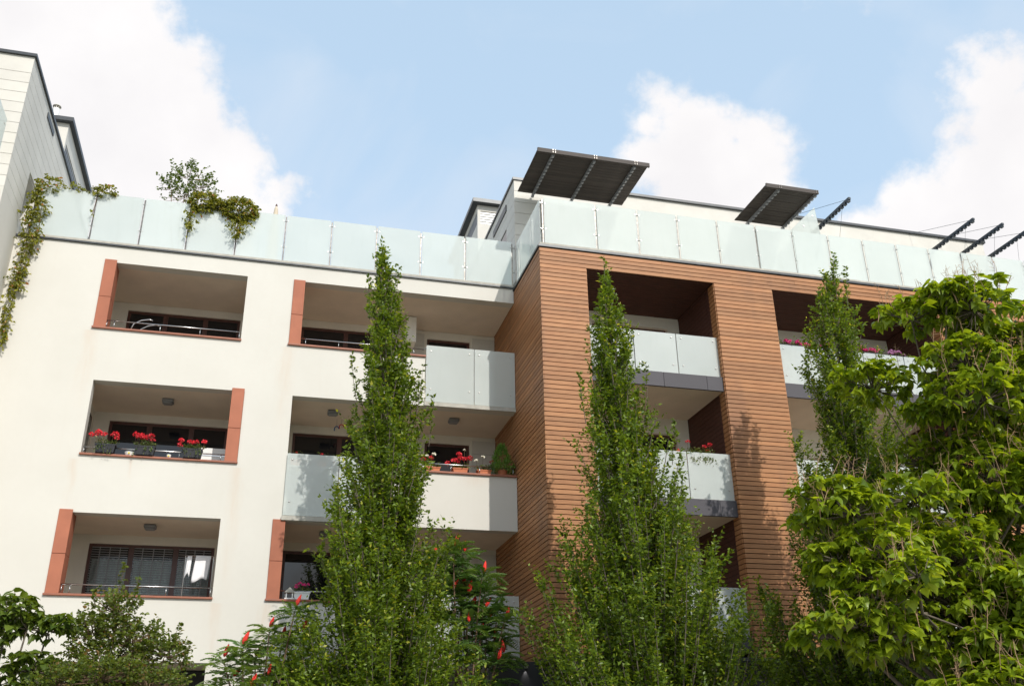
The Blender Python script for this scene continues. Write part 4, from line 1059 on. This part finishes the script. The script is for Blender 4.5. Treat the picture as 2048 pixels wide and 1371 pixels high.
planter('magenta petunias at the left end of the top right timber balcony', 12.22, 12.95, 11.22, .16, -2.17, MT['blackpot'], petunias(12.2, 13.0, 11.43, 14, 5, PNK), 48, group='petunia boxes on the top right balcony', foliage_h=.06)
planter('magenta petunias behind the third hornbeam on the top right timber balcony', 13.1, 13.9, 11.22, .16, -2.17, MT['blackpot'], petunias(13.1, 13.9, 11.44, 10, 6, PNK), 49, group='petunia boxes on the top right balcony', foliage_h=.06)
planter('magenta petunias between hornbeam and catalpa on the top right balcony', 14.6, 15.2, 11.22, .16, -2.17, MT['blackpot'], petunias(14.6, 15.2, 11.46, 11, 7, PNK), 50, group='petunia boxes on the top right balcony', foliage_h=.1)
planter('lilac-white petunias nearest the catalpa on the top right balcony', 15.45, 15.95, 11.22, .16, -2.17, MT['blackpot'], petunias(15.45, 15.95, 11.44, 12, 8, LIL), 51, group='petunia boxes on the top right balcony', foliage_h=.06)
planter('white trough of pink flowers beside the small lantern on the lowest sill', .80, 1.15, 5.125, .16, .08, MT['whitepot'], [(.87, 5.42, PNK, .045), (.93, 5.46, PNK, .05), (1.0, 5.43, PNK, .045), (1.08, 5.44, PNK, .045), (.84, 5.38, PNK, .04)], 52, foliage_h=.14)
# little conifer in a pot
co = thing('potted_conifer', 'small bright green cone-shaped conifer against the timber wall', 'plant', (5.58, .14, 8.2))
MB().lathe((5.58, .14, 8.2), [(.09, 0), (.12, .14)], 10).build('pot', MT['claypot'], co)
g = np.random.default_rng(60); fol = Foliage(); n = 520
h = g.uniform(0, 1, n)**1.3; az = g.uniform(0, 6.28, n); R = .36*(1-h)**.8*(.75+.35*np.sin(3*az+h*9)*.4+g.uniform(0, .25, n))+.02
a = np.stack([5.56+R*np.cos(az)*.8, .14+R*np.sin(az)*.7, 8.27+h*.66], 1); b = a+np.stack([np.cos(az)*.05, np.sin(az)*.05, np.full(n, .09)], 1)
twig_leaves(fol, a, b, 6, .05, g, flat=.1, droop=-.5); fol.build('foliage', LEAF_V*np.array([.6, 1, 1]), LEAF_F, MT['conifer'], co)
MB().tube([(5.58, .14, 8.3), (5.57, .14, 8.9)], [.012, .004], 5).build('stem', MT['twig'], co)
# two leafy pots behind the glass of the second-floor balcony
for x, lab in ((.60, 'leafy pot plant just above the balcony glass, by the wall corner'), (1.2, 'larger leafy pot plant above the balcony glass beside the hornbeam')):
    planter(lab, x-.1, x+.14, 8.22, .16, .42, MT['claypot'], [(x+.02, 8.56, RED, .03)], int(x*100), foliage_h=.22, leafs=1.3, name='pot_plant')
box('side_table', MT['whitepot'], None, .56, 1.72, 2.02, 2.19, 8.95, 9.0)
tag(bpy.data.objects['side_table'], 'white shelf edge showing above the glass in the dark balcony door', 'shelf')
tb = thing('plant_table', 'pale table holding the pot plants behind the balcony glass', 'table', (.95, .42, 7.15)); box('table_top', MT['whitepot'], tb, .45, 1.5, .25, .6, 8.18, 8.215)
for x in (.5, 1.42):
    for y in (.29, .53): box('leg', MT['whitepot'], tb, x, x+.035, y, y+.035, 7.15, 8.179)
# cups on the geranium sill
for (x, wd, lab) in ((-3.0, .22, 'white tray with yellow print between the first two geranium troughs'), (-2.17, .10, 'small white cup with yellow print between the last two geranium troughs')):
    t = thing('white_pot', lab, 'pot', (x, .05, 8.136)); MB().lathe((x, .05, 8.137), [(wd*.36, 0), (wd*.5, .085)], 12).build('cup', MT['whitepot'], t, False)
    MB().box(x-.02, x+.02, .05-wd*.47-.012, .05-wd*.47-.0, 8.165, 8.195).build('print', MT['yellow'], t)
pb = thing('balcony_screen', 'pale blue-grey screen board beside the terracotta pillar in the geranium loggia', 'screen', (-1.25, 1.2, 7.2))
bevel(box('board', MT['curtain'], pb, -1.62, -.98, 1.2, 1.24, 7.2, 8.80), .01); box('rail', MT['steel'], pb, -1.62, -.98, 1.19, 1.199, 8.60, 8.625)
# lantern
la = thing('lantern', 'small white house-shaped lantern on the lowest sill of the corner loggia', 'lantern', (.70, .0, 5.12))
box('base', MT['whitepot'], la, .61, .81, -.04, .14, 5.118, 5.145)
for x, y in ((.635, -.02), (.765, -.02), (.635, .10), (.765, .10)): box('pillar', MT['whitepot'], la, x, x+.022, y, y+.022, 5.1455, 5.26)
MB().prism([(.60, -.05, 5.2605), (.82, -.05, 5.2605), (.74, -.05, 5.345), (.71, -.05, 5.37), (.68, -.05, 5.345)], (0, .21, 0)).build('roof', MT['concrete'], la)
# towel on an airer in the lowest left loggia
dr = thing('clothes_airer', 'thin steel clothes airer behind the lowest left loggia rail', 'airer', (-1.3, 1.05, 4.12))
for y in (.92, 1.18): MB().tube([(-1.62, y, 6.16), (-.98, y, 6.17)], .008, 6).build('rod', MT['steel'], dr)
for x in (-1.6, -1.0): MB().tube([(x, .92, 4.12), (x, 1.18, 6.17)], .009, 6).build('leg', MT['steel'], dr); MB().tube([(x, 1.18, 4.12), (x, .92, 6.16)], .009, 6).build('leg', MT['steel'], dr)
def cloth(label, name, x0, x1, y, zt, zb, skew, seed):
    g = np.random.default_rng(seed); m = MB(); nx, nz = 12, 8
    for side in (0, 1):
        b = len(m.v)
        for i in range(nx+1):
            for j in range(nz+1):
                f, q = i/nx, j/nz; drop = (zt-zb)*(1 if side == 0 else .8)
                m.v.append((x0+(x1-x0)*f+skew*q, y+(-.012 if side == 0 else .012)*(1 if j else .3)+.022*math.sin(f*7+q*2)*q, zt+.012*(j == 0)-drop*q-.05*q*math.sin(f*5+seed)))
        for i in range(nx):
            for j in range(nz):
                a = b+i*(nz+1)+j; m.f.append((a, a+nz+1, a+nz+2, a+1))
    o = m.build(name, MT['cloth'], None, True); so_ = o.modifiers.new('thick', 'SOLIDIFY'); so_.thickness = .006
    tag(o, label, 'laundry', 'laundry on the airer')
cloth('white towel hanging on the airer in the lowest left loggia', 'towel', -1.38, -1.05, .92, 6.165, 5.62, -.05, 1)
cloth('narrow white cloth hanging left of the towel on the airer', 'small_cloth', -1.56, -1.46, .92, 6.15, 5.72, -.02, 2)
# curved chrome handles in the top left loggia
hb = thing('exercise_bike', 'curved grey handlebars of an exercise machine above the top left rail', 'exercise bike', (-3.3, .6, 10.2))
for dy, dx in ((0, 0), (.28, .14)):
    MB().tube([(-3.5+dx, .5+dy, 11.30), (-3.42+dx, .5+dy, 11.55), (-3.26+dx, .5+dy, 11.66), (-3.08+dx, .5+dy, 11.70), (-3.0+dx, .5+dy, 11.68)], .018, 8).build('handlebar', MT['steel'], hb, True)
MB().tube([(-3.43, .5, 11.32), (-3.43, .78, 11.32)], .03, 8).build('cross_tube', MT['lamp'], hb); MB().tube([(-3.43, .64, 10.25), (-3.43, .64, 11.30)], .03, 8).build('column', MT['lamp'], hb)
bevel(box('base', MT['lamp'], hb, -3.75, -2.9, .4, .9, 10.16, 10.26), .03)
# hooks under the second-floor soffit
for x, z, mt, lab in ((1.60, 9.62, 'blue', 'blue plastic hook hanging under the second-floor balcony ceiling'), (1.72, 9.68, 'redp', 'red plastic hook hanging under the second-floor balcony ceiling')):
    o = MB().tube([(x-.05, 1.5, z-.07), (x-.05, 1.5, z), (x-.03, 1.5, z+.04), (x+.02, 1.5, z+.05), (x+.05, 1.5, z+.02), (x+.05, 1.5, z-.01)], .014, 6).build('plastic_hook', MT[mt], None, True)
    tag(o, lab, 'hook'); MB().tube([(x, 1.5, z+.05), (x, 1.5, 9.86)], .004, 4).build('cord', MT['steel'], o)
